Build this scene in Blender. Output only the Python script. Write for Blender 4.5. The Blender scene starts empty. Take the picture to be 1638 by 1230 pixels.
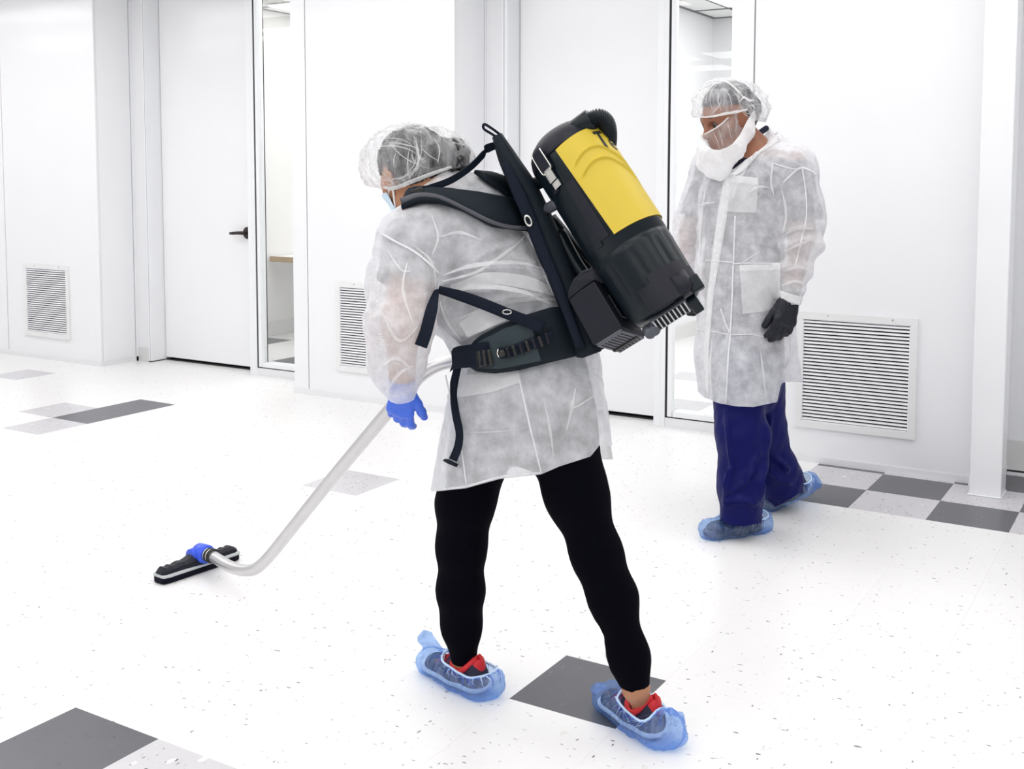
import bpy, bmesh, math, random
import numpy as np
from mathutils import Vector, Matrix
from mathutils.bvhtree import BVHTree

random.seed(7); np.random.seed(7)
FT = 0.3048
S = bpy.context.scene
COL = S.collection

# ------------------------------------------------------------------ camera
F_PX, CX, CY = 1767.386, 844.924, 418.928          # for a 1638 x 1230 frame
YAW, PITCH, ROLL = -0.539048, 0.0744759, 0.0027736
CAM = np.array([4.779005, -16.698283, 4.385814]) * FT

def cam_axes():
    cy, sy = math.cos(YAW), math.sin(YAW)
    fwd = np.array([sy, cy, 0.0]); right = np.array([cy, -sy, 0.0]); up = np.array([0, 0, 1.0])
    f2 = fwd * math.cos(PITCH) - up * math.sin(PITCH)
    u2 = up * math.cos(PITCH) + fwd * math.sin(PITCH)
    return (right * math.cos(ROLL) + u2 * math.sin(ROLL), u2 * math.cos(ROLL) - right * math.sin(ROLL), f2)
R_, U_, D_ = cam_axes()
RX = np.array([math.cos(YAW), -math.sin(YAW), 0.0])   # horizontal, to the right of the view
FD = np.array([math.sin(YAW), math.cos(YAW), 0.0])    # horizontal, into the room
UP = np.array([0.0, 0.0, 1.0])

cam_data = bpy.data.cameras.new('camera')
cam_ob = bpy.data.objects.new('camera', cam_data); COL.objects.link(cam_ob)
M = Matrix.Identity(4)
for i in range(3):
    M[i][0], M[i][1], M[i][2], M[i][3] = R_[i], U_[i], -D_[i], CAM[i]
cam_ob.matrix_world = M
cam_data.sensor_width = 36.0
cam_data.lens = F_PX / 1638 * 36
cam_data.shift_x = -(CX - 819) / 1638
cam_data.shift_y = (CY - 615) / 1638
cam_data.clip_start = 0.05
S.camera = cam_ob

# ------------------------------------------------------------------ world, lamps, exposure
S.view_settings.view_transform = 'Standard'
S.view_settings.look = 'None'
S.view_settings.gamma = 1.0
S.view_settings.use_curve_mapping = False
S.view_settings.exposure = 0.0
world = bpy.data.worlds.new('world'); S.world = world
world.use_nodes = True
world.node_tree.nodes['Background'].inputs[0].default_value = (0.96, 0.97, 1.0, 1)
world.node_tree.nodes['Background'].inputs[1].default_value = 0.70
LAMP_STRENGTH = 3.8
S.cycles.max_bounces = 8
S.cycles.transparent_max_bounces = 16

# ------------------------------------------------------------------ helpers: points
def W(px, py, d):
    """point seen at (px, py) at distance d metres along the view axis"""
    return CAM + ((px - CX) / F_PX * d) * R_ - ((py - CY) / F_PX * d) * U_ + d * D_

def PX(P):
    q = np.asarray(P) - CAM
    d = q @ D_
    return CX + F_PX * (q @ R_) / d, CY - F_PX * (q @ U_) / d, d

def floor_pt(px, py, z=0.0):
    v = (px - CX) / F_PX * R_ - (py - CY) / F_PX * U_ + D_
    t = (z - CAM[2]) / v[2]
    return CAM + t * v

def G(u, v, z):                      # room grid in feet: u along the wall, v toward the viewer
    return np.array([u * FT, -v * FT, z * FT])

def nrm(v):
    v = np.asarray(v, float); return v / (np.linalg.norm(v) + 1e-12)

# ------------------------------------------------------------------ helpers: materials
def _nt(name):
    m = bpy.data.materials.new(name); m.use_nodes = True
    nt = m.node_tree
    for n in list(nt.nodes): nt.nodes.remove(n)
    out = nt.nodes.new('ShaderNodeOutputMaterial')
    return m, nt, out

def _noise(nt, scale, detail=3.0, rough=0.55, coord='Position', stretch=None):
    if coord == 'Position':
        g = nt.nodes.new('ShaderNodeNewGeometry'); src = g.outputs['Position']
    else:
        g = nt.nodes.new('ShaderNodeTexCoord'); src = g.outputs[coord]
    if stretch:
        mp = nt.nodes.new('ShaderNodeMapping'); mp.inputs['Scale'].default_value = stretch
        nt.links.new(src, mp.inputs['Vector']); src = mp.outputs['Vector']
    n = nt.nodes.new('ShaderNodeTexNoise')
    n.inputs['Scale'].default_value = scale; n.inputs['Detail'].default_value = detail; n.inputs['Roughness'].default_value = rough
    nt.links.new(src, n.inputs['Vector'])
    return n

def mat(name, col, rough=0.6, metal=0.0, spec=0.5, var=0.06, vscale=25.0, bump=0.0, bscale=200.0, bdist=0.002, sheen=0.0, coat=0.0, sss=0.0):
    m, nt, out = _nt(name)
    b = nt.nodes.new('ShaderNodeBsdfPrincipled')
    n = _noise(nt, vscale)
    rgb = nt.nodes.new('ShaderNodeMixRGB'); rgb.blend_type = 'MIX'
    c = np.array(col)
    rgb.inputs[1].default_value = (*np.clip(c * (1 - var), 0, 1), 1)
    rgb.inputs[2].default_value = (*np.clip(c * (1 + var), 0, 1), 1)
    nt.links.new(n.outputs['Fac'], rgb.inputs[0])
    nt.links.new(rgb.outputs[0], b.inputs['Base Color'])
    b.inputs['Roughness'].default_value = rough
    b.inputs['Metallic'].default_value = metal
    b.inputs['Specular IOR Level'].default_value = spec
    b.inputs['Sheen Weight'].default_value = sheen
    b.inputs['Coat Weight'].default_value = coat
    if sss:
        b.inputs['Subsurface Weight'].default_value = sss
        b.inputs['Subsurface Radius'].default_value = (0.01, 0.004, 0.002)
    if bump:
        n2 = _noise(nt, bscale, 4)
        bp = nt.nodes.new('ShaderNodeBump'); bp.inputs['Strength'].default_value = bump; bp.inputs['Distance'].default_value = bdist
        nt.links.new(n2.outputs['Fac'], bp.inputs['Height']); nt.links.new(bp.outputs[0], b.inputs['Normal'])
    nt.links.new(b.outputs[0], out.inputs[0])
    return m

def mat_sheet(name, col, a_lo, a_hi, scale=60.0, gloss=0.0, transl=0.35, crease=0.5, cscale=14.0, stretch=None, rough=0.3, fine=0.25, tint=(1, 1, 1), edge=0.0):
    """thin see-through sheet: fibres and pleats make it denser or thinner"""
    m, nt, out = _nt(name)
    n = _noise(nt, scale, 5, 0.65, stretch=stretch)
    mr = nt.nodes.new('ShaderNodeMapRange')
    mr.inputs['From Min'].default_value = 0.3; mr.inputs['From Max'].default_value = 0.7
    mr.inputs['To Min'].default_value = a_lo; mr.inputs['To Max'].default_value = a_hi
    nt.links.new(n.outputs['Fac'], mr.inputs['Value'])
    big = _noise(nt, cscale, 6, 0.6)
    fineN = _noise(nt, 420.0, 2)
    add = nt.nodes.new('ShaderNodeMath'); add.operation = 'MULTIPLY_ADD'
    add.inputs[1].default_value = fine * 0.1
    nt.links.new(fineN.outputs['Fac'], add.inputs[0]); nt.links.new(big.outputs['Fac'], add.inputs[2])
    bp = nt.nodes.new('ShaderNodeBump'); bp.inputs['Strength'].default_value = crease; bp.inputs['Distance'].default_value = 0.02
    nt.links.new(add.outputs[0], bp.inputs['Height'])
    d = nt.nodes.new('ShaderNodeBsdfDiffuse'); d.inputs['Color'].default_value = (*col, 1)
    t = nt.nodes.new('ShaderNodeBsdfTranslucent'); t.inputs['Color'].default_value = (*col, 1)
    for x in (d, t): nt.links.new(bp.outputs[0], x.inputs['Normal'])
    mx = nt.nodes.new('ShaderNodeMixShader'); mx.inputs[0].default_value = transl
    nt.links.new(d.outputs[0], mx.inputs[1]); nt.links.new(t.outputs[0], mx.inputs[2])
    body = mx.outputs[0]
    if gloss:
        gl = nt.nodes.new('ShaderNodeBsdfGlossy'); gl.inputs['Roughness'].default_value = rough
        gl.inputs['Color'].default_value = (1, 1, 1, 1)
        nt.links.new(bp.outputs[0], gl.inputs['Normal'])
        m2 = nt.nodes.new('ShaderNodeMixShader'); m2.inputs[0].default_value = gloss
        nt.links.new(body, m2.inputs[1]); nt.links.new(gl.outputs[0], m2.inputs[2]); body = m2.outputs[0]
    tr = nt.nodes.new('ShaderNodeBsdfTransparent'); tr.inputs['Color'].default_value = (*tint, 1)
    m3 = nt.nodes.new('ShaderNodeMixShader')
    # a thin sheet hides more where the line of sight runs along it
    lw = nt.nodes.new('ShaderNodeLayerWeight'); lw.inputs['Blend'].default_value = 0.5
    pw = nt.nodes.new('ShaderNodeMath'); pw.operation = 'POWER'; pw.inputs[1].default_value = 2.2
    nt.links.new(lw.outputs['Facing'], pw.inputs[0])
    ea = nt.nodes.new('ShaderNodeMath'); ea.operation = 'MULTIPLY_ADD'; ea.inputs[1].default_value = edge; ea.use_clamp = True
    nt.links.new(pw.outputs[0], ea.inputs[0]); nt.links.new(mr.outputs[0], ea.inputs[2])
    nt.links.new(ea.outputs[0], m3.inputs[0]); nt.links.new(tr.outputs[0], m3.inputs[1]); nt.links.new(body, m3.inputs[2])
    nt.links.new(m3.outputs[0], out.inputs[0])
    return m

def mat_tile(name, base, fleck_dark, fleck_light, amount=0.5, mottle=0.03, rough=0.28, seed=0.0):
    m, nt, out = _nt(name)
    geo = nt.nodes.new('ShaderNodeNewGeometry')
    b = nt.nodes.new('ShaderNodeBsdfPrincipled')
    b.inputs['Roughness'].default_value = rough
    b.inputs['Specular IOR Level'].default_value = 0.5
    n = _noise(nt, 9.0, 4)
    mix = nt.nodes.new('ShaderNodeMixRGB')
    c = np.array(base)
    mix.inputs[1].default_value = (*np.clip(c * (1 - mottle), 0, 1), 1); mix.inputs[2].default_value = (*np.clip(c * (1 + mottle), 0, 1), 1)
    nt.links.new(n.outputs['Fac'], mix.inputs[0])
    cur = mix.outputs[0]
    layers = [(0.5, (26, 60, 1), fleck_dark, 0.055 , 0.55), (2.1, (60, 24, 1), fleck_dark, 0.05, 0.5), (0.9, (14, 30, 1), fleck_dark, 0.035, 0.35), (1.4, (30, 15, 1), fleck_light, 0.08, 0.35)]
    for k, (rot, sc, colr, th, share) in enumerate(layers):
        mp = nt.nodes.new('ShaderNodeMapping'); mp.inputs['Rotation'].default_value = (0, 0, rot + seed); mp.inputs['Scale'].default_value = sc
        mp.inputs['Location'].default_value = (k * 3.7 + seed, k * 1.3, 0)
        nt.links.new(geo.outputs['Position'], mp.inputs['Vector'])
        dn = _noise(nt, 40.0, 2)
        vo = nt.nodes.new('ShaderNodeTexVoronoi'); vo.voronoi_dimensions = '2D'; vo.inputs['Scale'].default_value = 1.0
        vadd = nt.nodes.new('ShaderNodeMixRGB'); vadd.blend_type = 'ADD'; vadd.inputs[0].default_value = 0.35
        nt.links.new(mp.outputs[0], vadd.inputs[1]); nt.links.new(dn.outputs['Color'], vadd.inputs[2])
        nt.links.new(vadd.outputs[0], vo.inputs['Vector'])
        sep = nt.nodes.new('ShaderNodeSeparateColor'); nt.links.new(vo.outputs['Color'], sep.inputs[0])
        sel = nt.nodes.new('ShaderNodeMath'); sel.operation = 'LESS_THAN'; sel.inputs[1].default_value = share * amount
        nt.links.new(sep.outputs[0], sel.inputs[0])
        # fleck size differs from cell to cell
        thn = nt.nodes.new('ShaderNodeMath'); thn.operation = 'MULTIPLY'; thn.inputs[1].default_value = th * 3.2
        nt.links.new(sep.outputs[1], thn.inputs[0])
        lt = nt.nodes.new('ShaderNodeMath'); lt.operation = 'LESS_THAN'
        nt.links.new(vo.outputs['Distance'], lt.inputs[0]); nt.links.new(thn.outputs[0], lt.inputs[1])
        mu = nt.nodes.new('ShaderNodeMath'); mu.operation = 'MULTIPLY'
        nt.links.new(sel.outputs[0], mu.inputs[0]); nt.links.new(lt.outputs[0], mu.inputs[1])
        st = nt.nodes.new('ShaderNodeMath'); st.operation = 'MULTIPLY'
        nt.links.new(mu.outputs[0], st.inputs[0]); nt.links.new(sep.outputs[2], st.inputs[1])
        mm = nt.nodes.new('ShaderNodeMixRGB'); mm.inputs[2].default_value = (*colr, 1)
        nt.links.new(st.outputs[0], mm.inputs[0]); nt.links.new(cur, mm.inputs[1]); cur = mm.outputs[0]
    nt.links.new(cur, b.inputs['Base Color'])
    n2 = _noise(nt, 6.0, 3)
    bp = nt.nodes.new('ShaderNodeBump'); bp.inputs['Strength'].default_value = 0.08; bp.inputs['Distance'].default_value = 0.004
    nt.links.new(n2.outputs['Fac'], bp.inputs['Height']); nt.links.new(bp.outputs[0], b.inputs['Normal'])
    nt.links.new(b.outputs[0], out.inputs[0])
    return m

def mat_glass(name):
    m, nt, out = _nt(name)
    lw = nt.nodes.new('ShaderNodeLayerWeight'); lw.inputs['Blend'].default_value = 0.5
    pw = nt.nodes.new('ShaderNodeMath'); pw.operation = 'POWER'; pw.inputs[1].default_value = 5.0
    nt.links.new(lw.outputs['Facing'], pw.inputs[0])
    n = _noise(nt, 2.0, 2)
    ad = nt.nodes.new('ShaderNodeMath'); ad.operation = 'MULTIPLY_ADD'; ad.inputs[1].default_value = 0.01; ad.inputs[2].default_value = 0.04
    nt.links.new(n.outputs['Fac'], ad.inputs[0])
    sc = nt.nodes.new('ShaderNodeMath'); sc.operation = 'MULTIPLY_ADD'; sc.inputs[1].default_value = 0.95
    nt.links.new(pw.outputs[0], sc.inputs[0]); nt.links.new(ad.outputs[0], sc.inputs[2])
    t = nt.nodes.new('ShaderNodeBsdfTransparent'); t.inputs['Color'].default_value = (0.96, 0.97, 0.965, 1)
    g = nt.nodes.new('ShaderNodeBsdfGlossy'); g.inputs['Roughness'].default_value = 0.005
    mx = nt.nodes.new('ShaderNodeMixShader')
    nt.links.new(sc.outputs[0], mx.inputs[0]); nt.links.new(t.outputs[0], mx.inputs[1]); nt.links.new(g.outputs[0], mx.inputs[2])
    nt.links.new(mx.outputs[0], out.inputs[0])
    return m

def mat_emit(name, col, s):
    m, nt, out = _nt(name)
    e = nt.nodes.new('ShaderNodeEmission'); e.inputs[0].default_value = (*col, 1); e.inputs[1].default_value = s
    nt.links.new(e.outputs[0], out.inputs[0]); return m

MT = {}
MT['wall'] = mat('white coated wall panel', (0.86, 0.865, 0.885), 0.16, var=0.012, vscale=3, bump=0.03, bscale=60)
MT['door'] = mat('white door paint', (0.88, 0.88, 0.895), 0.16, var=0.01, vscale=2)
MT['frame'] = mat('white frame paint', (0.86, 0.87, 0.89), 0.35, var=0.015, vscale=4)
MT['base'] = mat('pale grey baseboard', (0.70, 0.695, 0.69), 0.45, var=0.02)
MT['track'] = mat('white panel track', (0.80, 0.80, 0.82), 0.4, var=0.02)
MT['groove'] = mat('grey joint', (0.38, 0.39, 0.41), 0.7)
MT['gasket'] = mat('black rubber gasket', (0.004, 0.004, 0.005), 0.6)
MT['opening_shade'] = mat('black opening shade', (0.006, 0.006, 0.008), 0.9)  # black that stands for the shade inside vent and grille openings
MT['slat'] = mat('white powder coated slat', (0.86, 0.86, 0.88), 0.4, var=0.02)
MT['ventframe'] = mat('off white vent frame', (0.80, 0.80, 0.80), 0.4, var=0.02)
MT['screw'] = mat('grey screw head', (0.4, 0.4, 0.4), 0.4, metal=0.6)
MT['subfloor'] = mat('tile adhesive', (0.72, 0.71, 0.71), 0.8)
MT['tile_w'] = mat_tile('white flecked vinyl tile', (0.86, 0.852, 0.848), (0.16, 0.14, 0.14), (0.80, 0.78, 0.76), 0.30, 0.02)
MT['tile_l'] = mat_tile('light grey flecked vinyl tile', (0.60, 0.585, 0.61), (0.05, 0.045, 0.055), (0.80, 0.79, 0.80), 0.75, 0.05, seed=1.3)
MT['tile_d'] = mat_tile('dark grey flecked vinyl tile', (0.088, 0.088, 0.102), (0.05, 0.05, 0.06), (0.16, 0.16, 0.175), 0.5, 0.16, seed=2.2)
MT['ceil'] = mat('white ceiling tile', (0.84, 0.84, 0.83), 0.8, var=0.03, bump=0.2, bscale=120)
MT['tbar'] = mat('dark ceiling grid bar', (0.09, 0.09, 0.10), 0.5)
MT['lamp'] = mat_emit('lit lamp diffuser', (1.0, 0.99, 0.985), LAMP_STRENGTH)
MT['lampframe'] = mat('white lamp housing', (0.8, 0.8, 0.8), 0.4)
MT['glass'] = mat_glass('clear window glass')
MT['bronze'] = mat('dark bronze', (0.035, 0.026, 0.026), 0.38, metal=0.55, var=0.1)
MT['wood'] = mat('light wood edge', (0.55, 0.40, 0.24), 0.5, var=0.12, vscale=30)
MT['backwall'] = mat('warm white inner wall', (0.80, 0.79, 0.78), 0.6, var=0.01)
MT['skin_m'] = mat('tanned skin', (0.27, 0.105, 0.055), 0.5, var=0.10, vscale=40, bump=0.15, bscale=300, sss=0.08)
MT['skin_w'] = mat('brown skin', (0.42, 0.19, 0.095), 0.5, var=0.08, vscale=40, bump=0.12, bscale=300, sss=0.08)
MT['hair'] = mat('dark hair', (0.02, 0.018, 0.02), 0.5, var=0.5, vscale=120, bump=0.8, bscale=160, bdist=0.006)
MT['hair_g'] = mat('greying short hair', (0.07, 0.065, 0.075), 0.6, var=0.5, vscale=150, bump=0.8, bscale=200, bdist=0.005)
MT['eye'] = mat('eye white', (0.32, 0.27, 0.25), 0.3)
MT['iris'] = mat('dark brown iris', (0.015, 0.008, 0.006), 0.15)
MT['lip'] = mat('lip skin', (0.30, 0.10, 0.08), 0.45)
MT['gown'] = mat_sheet('white nonwoven gown', (0.90, 0.905, 0.94), 0.47, 0.80, scale=21.0, crease=0.6, edge=0.30, cscale=11.0, transl=0.25)
MT['gown2'] = mat_sheet('doubled gown cloth', (0.92, 0.92, 0.93), 0.50, 0.62, scale=28.0, crease=0.25, cscale=11.0, transl=0.25)
MT['seam'] = mat_sheet('gown seam', (0.94, 0.94, 0.95), 0.75, 0.9, crease=0.1)
MT['net'] = mat_sheet('crinkled hair net', (0.93, 0.93, 0.94), 0.05, 0.50, scale=30.0, edge=0.50, crease=0.8, cscale=26.0, stretch=(1.0, 1.0, 0.35), transl=0.3)
MT['netband'] = mat_sheet('elastic net hem', (0.93, 0.93, 0.93), 0.75, 0.95, scale=60.0, crease=0.4)
MT['net_w'] = mat_sheet('thin hair net', (0.93, 0.93, 0.94), 0.03, 0.50, scale=30.0, edge=0.55, crease=0.8, cscale=26.0, stretch=(1.0, 1.0, 0.35), transl=0.3)
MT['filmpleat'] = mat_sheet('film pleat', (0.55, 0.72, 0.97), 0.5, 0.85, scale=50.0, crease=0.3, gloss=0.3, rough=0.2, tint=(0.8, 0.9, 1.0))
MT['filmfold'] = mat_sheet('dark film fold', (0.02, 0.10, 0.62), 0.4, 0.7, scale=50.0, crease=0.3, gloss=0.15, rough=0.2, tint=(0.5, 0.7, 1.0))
MT['pleat'] = mat_sheet('net pleat', (0.95, 0.95, 0.95), 0.35, 0.6, scale=60.0, crease=0.2)
MT['beard'] = mat_sheet('thin beard net', (0.90, 0.88, 0.88), 0.16, 0.46, scale=26.0, crease=0.6, cscale=24.0, stretch=(1.0, 1.0, 0.35))
MT['drape'] = mat_sheet('white beard cover cloth', (0.93, 0.93, 0.94), 0.9, 0.97, scale=30.0, crease=0.5, cscale=14.0)
MT['mask'] = mat('light blue face mask', (0.62, 0.76, 0.88), 0.7, bump=0.2, bscale=200)
MT['loop'] = mat('white elastic loop', (0.85, 0.83, 0.82), 0.7)
MT['bootie'] = mat_sheet('blue film overshoe', (0.15, 0.36, 0.90), 0.14, 0.50, scale=45.0, crease=0.9, cscale=30.0, gloss=0.30, transl=0.5, rough=0.16, tint=(0.72, 0.85, 1.0))
MT['rim'] = mat('pale blue elastic rim', (0.55, 0.72, 0.95), 0.35)
MT['shirt_w'] = mat('charcoal shirt', (0.02, 0.021, 0.028), 0.85, spec=0.15)
MT['legging'] = mat('black leggings', (0.0015, 0.0015, 0.004), 0.8, spec=0.04, var=0.2, bump=0.2, bscale=30, bdist=0.006)
MT['scrub'] = mat('navy scrub cloth', (0.0008, 0.002, 0.082), 0.5, spec=0.16, var=0.2, bump=0.25, bscale=18, bdist=0.02)
MT['shirt_m'] = mat('dark navy scrub top', (0.016, 0.018, 0.035), 0.8, spec=0.15)
MT['glove_b'] = mat('blue nitrile', (0.045, 0.14, 0.72), 0.4, var=0.1, bump=0.25, bscale=90, bdist=0.006)
MT['glove_k'] = mat('black nitrile', (0.004, 0.005, 0.012), 0.4, spec=0.35, var=0.2, bump=0.4, bscale=90, bdist=0.008)
MT['shoe_dark'] = mat('dark navy knit', (0.012, 0.011, 0.035), 0.7, bump=0.3, bscale=300)
MT['shoe_red'] = mat('red shoe collar', (0.60, 0.015, 0.022), 0.6)
MT['shoe_white'] = mat('white foam sole', (0.85, 0.86, 0.88), 0.5)
MT['shoe_black'] = mat('dark work shoe', (0.02, 0.02, 0.035), 0.5)
MT['pack'] = mat('dark slate plastic', (0.004, 0.0085, 0.0125), 0.3, spec=0.25, var=0.08, bump=0.1, bscale=350, bdist=0.001)
MT['pack2'] = mat('charcoal plastic', (0.014, 0.0145, 0.022), 0.42, spec=0.2, var=0.08, bump=0.1, bscale=350, bdist=0.001)
MT['pack3'] = mat('grey plastic', (0.075, 0.08, 0.10), 0.4)
MT['yellow'] = mat('yellow moulded panel', (0.60, 0.44, 0.028), 0.45, var=0.04)
MT['ink'] = mat('black print', (0.012, 0.012, 0.010), 0.5)
MT['steel'] = mat('bright steel', (0.75, 0.73, 0.68), 0.22, metal=1.0)
MT['web'] = mat('navy webbing', (0.005, 0.0085, 0.018), 0.7, spec=0.15, var=0.15, bump=0.4, bscale=500, bdist=0.001)
MT['pad'] = mat('dark padded fabric', (0.005, 0.010, 0.016), 0.65, spec=0.2, var=0.15, bump=0.2, bscale=120)
MT['padgrey'] = mat('grey green pad facing', (0.036, 0.050, 0.057), 0.75, spec=0.2, var=0.08, bump=0.2, bscale=300)
MT['piping'] = mat('grey piping', (0.085, 0.085, 0.10), 0.6, spec=0.2)
MT['chrome'] = mat('satin steel tube', (0.63, 0.62, 0.625), 0.3, metal=0.7, var=0.03)
MT['hosegrey'] = mat('pale grey tube', (0.70, 0.69, 0.69), 0.4, var=0.03)
MT['bluecuff'] = mat('blue plastic cuff', (0.035, 0.10, 0.75), 0.35)
MT['bristle'] = mat('black bristle strip', (0.003, 0.003, 0.012), 0.7, spec=0.15, bump=0.6, bscale=300)
MT['toolgrey'] = mat('grey trim strip', (0.50, 0.52, 0.53), 0.4)

# ------------------------------------------------------------------ helpers: objects
def link(name, me, parent=None):
    o = bpy.data.objects.new(name, me); COL.objects.link(o)
    if parent is not None: o.parent = parent
    return o

def mesh_obj(name, V, Fc, m, parent=None, smooth=False):
    me = bpy.data.meshes.new(name)
    V = np.asarray(V, float)
    me.from_pydata([tuple(v) for v in V], [], [tuple(int(i) for i in f) for f in Fc])
    me.materials.append(MT[m] if isinstance(m, str) else m)
    if smooth: me.polygons.foreach_set('use_smooth', [True] * len(me.polygons))
    me.update()
    return link(name, me, parent)

def empty(name, label, cat, loc=(0, 0, 0), group=None):
    o = bpy.data.objects.new(name, None); COL.objects.link(o)
    o.empty_display_size = 0.1
    o['label'] = label; o['category'] = cat
    if group: o['group'] = group
    return o

def struct(o):
    o['kind'] = 'structure'; return o

def sroot(name):
    o = bpy.data.objects.new(name, None); COL.objects.link(o); o['kind'] = 'structure'; return o

class MB:
    """collects shapes into one mesh"""
    def __init__(s): s.V = []; s.F = []
    def add(s, V, Fc):
        o = len(s.V); s.V += [np.asarray(v, float) for v in V]; s.F += [tuple(i + o for i in f) for f in Fc]; return s
    def box8(s, c8):
        return s.add(c8, [(0, 3, 2, 1), (4, 5, 6, 7), (0, 1, 5, 4), (1, 2, 6, 5), (2, 3, 7, 6), (3, 0, 4, 7)])
    def gbox(s, u0, u1, v0, v1, z0, z1):          # v0 < v1 (v1 nearer the viewer), in feet
        return s.box8([G(u0, v1, z0), G(u1, v1, z0), G(u1, v0, z0), G(u0, v0, z0), G(u0, v1, z1), G(u1, v1, z1), G(u1, v0, z1), G(u0, v0, z1)])
    def obox(s, c, ax, ay, az, hx, hy, hz):
        c = np.asarray(c); ax, ay, az = nrm(ax) * hx, nrm(ay) * hy, nrm(az) * hz
        return s.box8([c - ax - ay - az, c + ax - ay - az, c + ax + ay - az, c - ax + ay - az, c - ax - ay + az, c + ax - ay + az, c + ax + ay + az, c - ax + ay + az])
    def obj(s, name, m, parent=None, smooth=False, bevel=0.0, seg=2):
        o = mesh_obj(name, s.V, s.F, m, parent, smooth)
        if bevel:
            bm = bmesh.new(); bm.from_mesh(o.data)
            bmesh.ops.recalc_face_normals(bm, faces=bm.faces)
            bmesh.ops.bevel(bm, geom=list(bm.edges), offset=bevel, segments=seg, profile=0.5, affect='EDGES', clamp_overlap=True)
            for f in bm.faces: f.smooth = smooth
            bm.to_mesh(o.data); bm.free()
        return o
    def tube(s, pts, rad, n=12, caps=True, flat=None):
        pts = [np.asarray(p, float) for p in pts]; k = len(pts)
        rad = [rad] * k if np.isscalar(rad) else list(rad)
        T = []
        for i in range(k):
            a = pts[max(i - 1, 0)]; b = pts[min(i + 1, k - 1)]; T.append(nrm(b - a))
        ref = np.array([0, 0, 1.0]) if abs(T[0][2]) < 0.9 else np.array([1.0, 0, 0])
        N = nrm(np.cross(T[0], ref)); V = []; Fc = []
        for i in range(k):
            N = nrm(N - T[i] * (N @ T[i])); B = np.cross(T[i], N)
            for j in range(n):
                a = 2 * math.pi * j / n
                V.append(pts[i] + rad[i] * (math.cos(a) * N + math.sin(a) * B))
        for i in range(k - 1):
            for j in range(n):
                Fc.append((i * n + j, i * n + (j + 1) % n, (i + 1) * n + (j + 1) % n, (i + 1) * n + j))
        if caps:
            Fc.append(tuple(range(n - 1, -1, -1))); Fc.append(tuple((k - 1) * n + j for j in range(n)))
        return s.add(V, Fc)

def spline(pts, n=8):
    P = [np.asarray(p, float) for p in pts]; out = []
    P = [2 * P[0] - P[1]] + P + [2 * P[-1] - P[-2]]
    for i in range(1, len(P) - 2):
        for j in range(n):
            t = j / n
            a, b, c, d = P[i - 1], P[i], P[i + 1], P[i + 2]
            out.append(0.5 * ((2 * b) + (c - a) * t + (2 * a - 5 * b + 4 * c - d) * t * t + (3 * b - a - 3 * c + d) * t ** 3))
    out.append(P[-2]); return out

# ------------------------------------------------------------------ helpers: smooth bodies grown from a distance field
def cap(a, b, ra, rb=None, n=None, s=1.0):
    return ('c', np.asarray(a, float), np.asarray(b, float), float(ra), float(ra if rb is None else rb), None if n is None else nrm(n), s)
def ell(c, axes, radii):
    A = np.array([nrm(x) for x in axes]); return ('e', np.asarray(c, float), A, np.asarray(radii, float))

def _aabb(p):
    if p[0] == 'c':
        r = max(p[3], p[4]) * max(1.0, p[6]); return np.minimum(p[1], p[2]) - r, np.maximum(p[1], p[2]) + r
    r = p[3].max(); return p[1] - r, p[1] + r

def _ev(p, P):
    if p[0] == 'c':
        a, b = p[1].astype(np.float32), p[2].astype(np.float32); ba = b - a
        q = P - a; t = np.clip((q @ ba) / (ba @ ba + 1e-12), 0, 1)
        q = q - t[:, None] * ba
        if p[5] is not None:
            n = p[5].astype(np.float32); q = q + ((q @ n) * (1.0 / p[6] - 1.0))[:, None] * n
        return np.sqrt((q * q).sum(1)) - (p[3] + (p[4] - p[3]) * t)
    q = (P - p[1].astype(np.float32)) @ p[2].T.astype(np.float32)
    r = p[3].astype(np.float32)
    k0 = np.sqrt(((q / r) ** 2).sum(1)); k1 = np.sqrt(((q / (r * r)) ** 2).sum(1))
    return k0 * (k0 - 1) / np.maximum(k1, 1e-6)

def smin(a, b, k):
    if k <= 0: return np.minimum(a, b)
    h = np.maximum(k - np.abs(a - b), 0) / k
    return np.minimum(a, b) - h * h * k * 0.25

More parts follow.
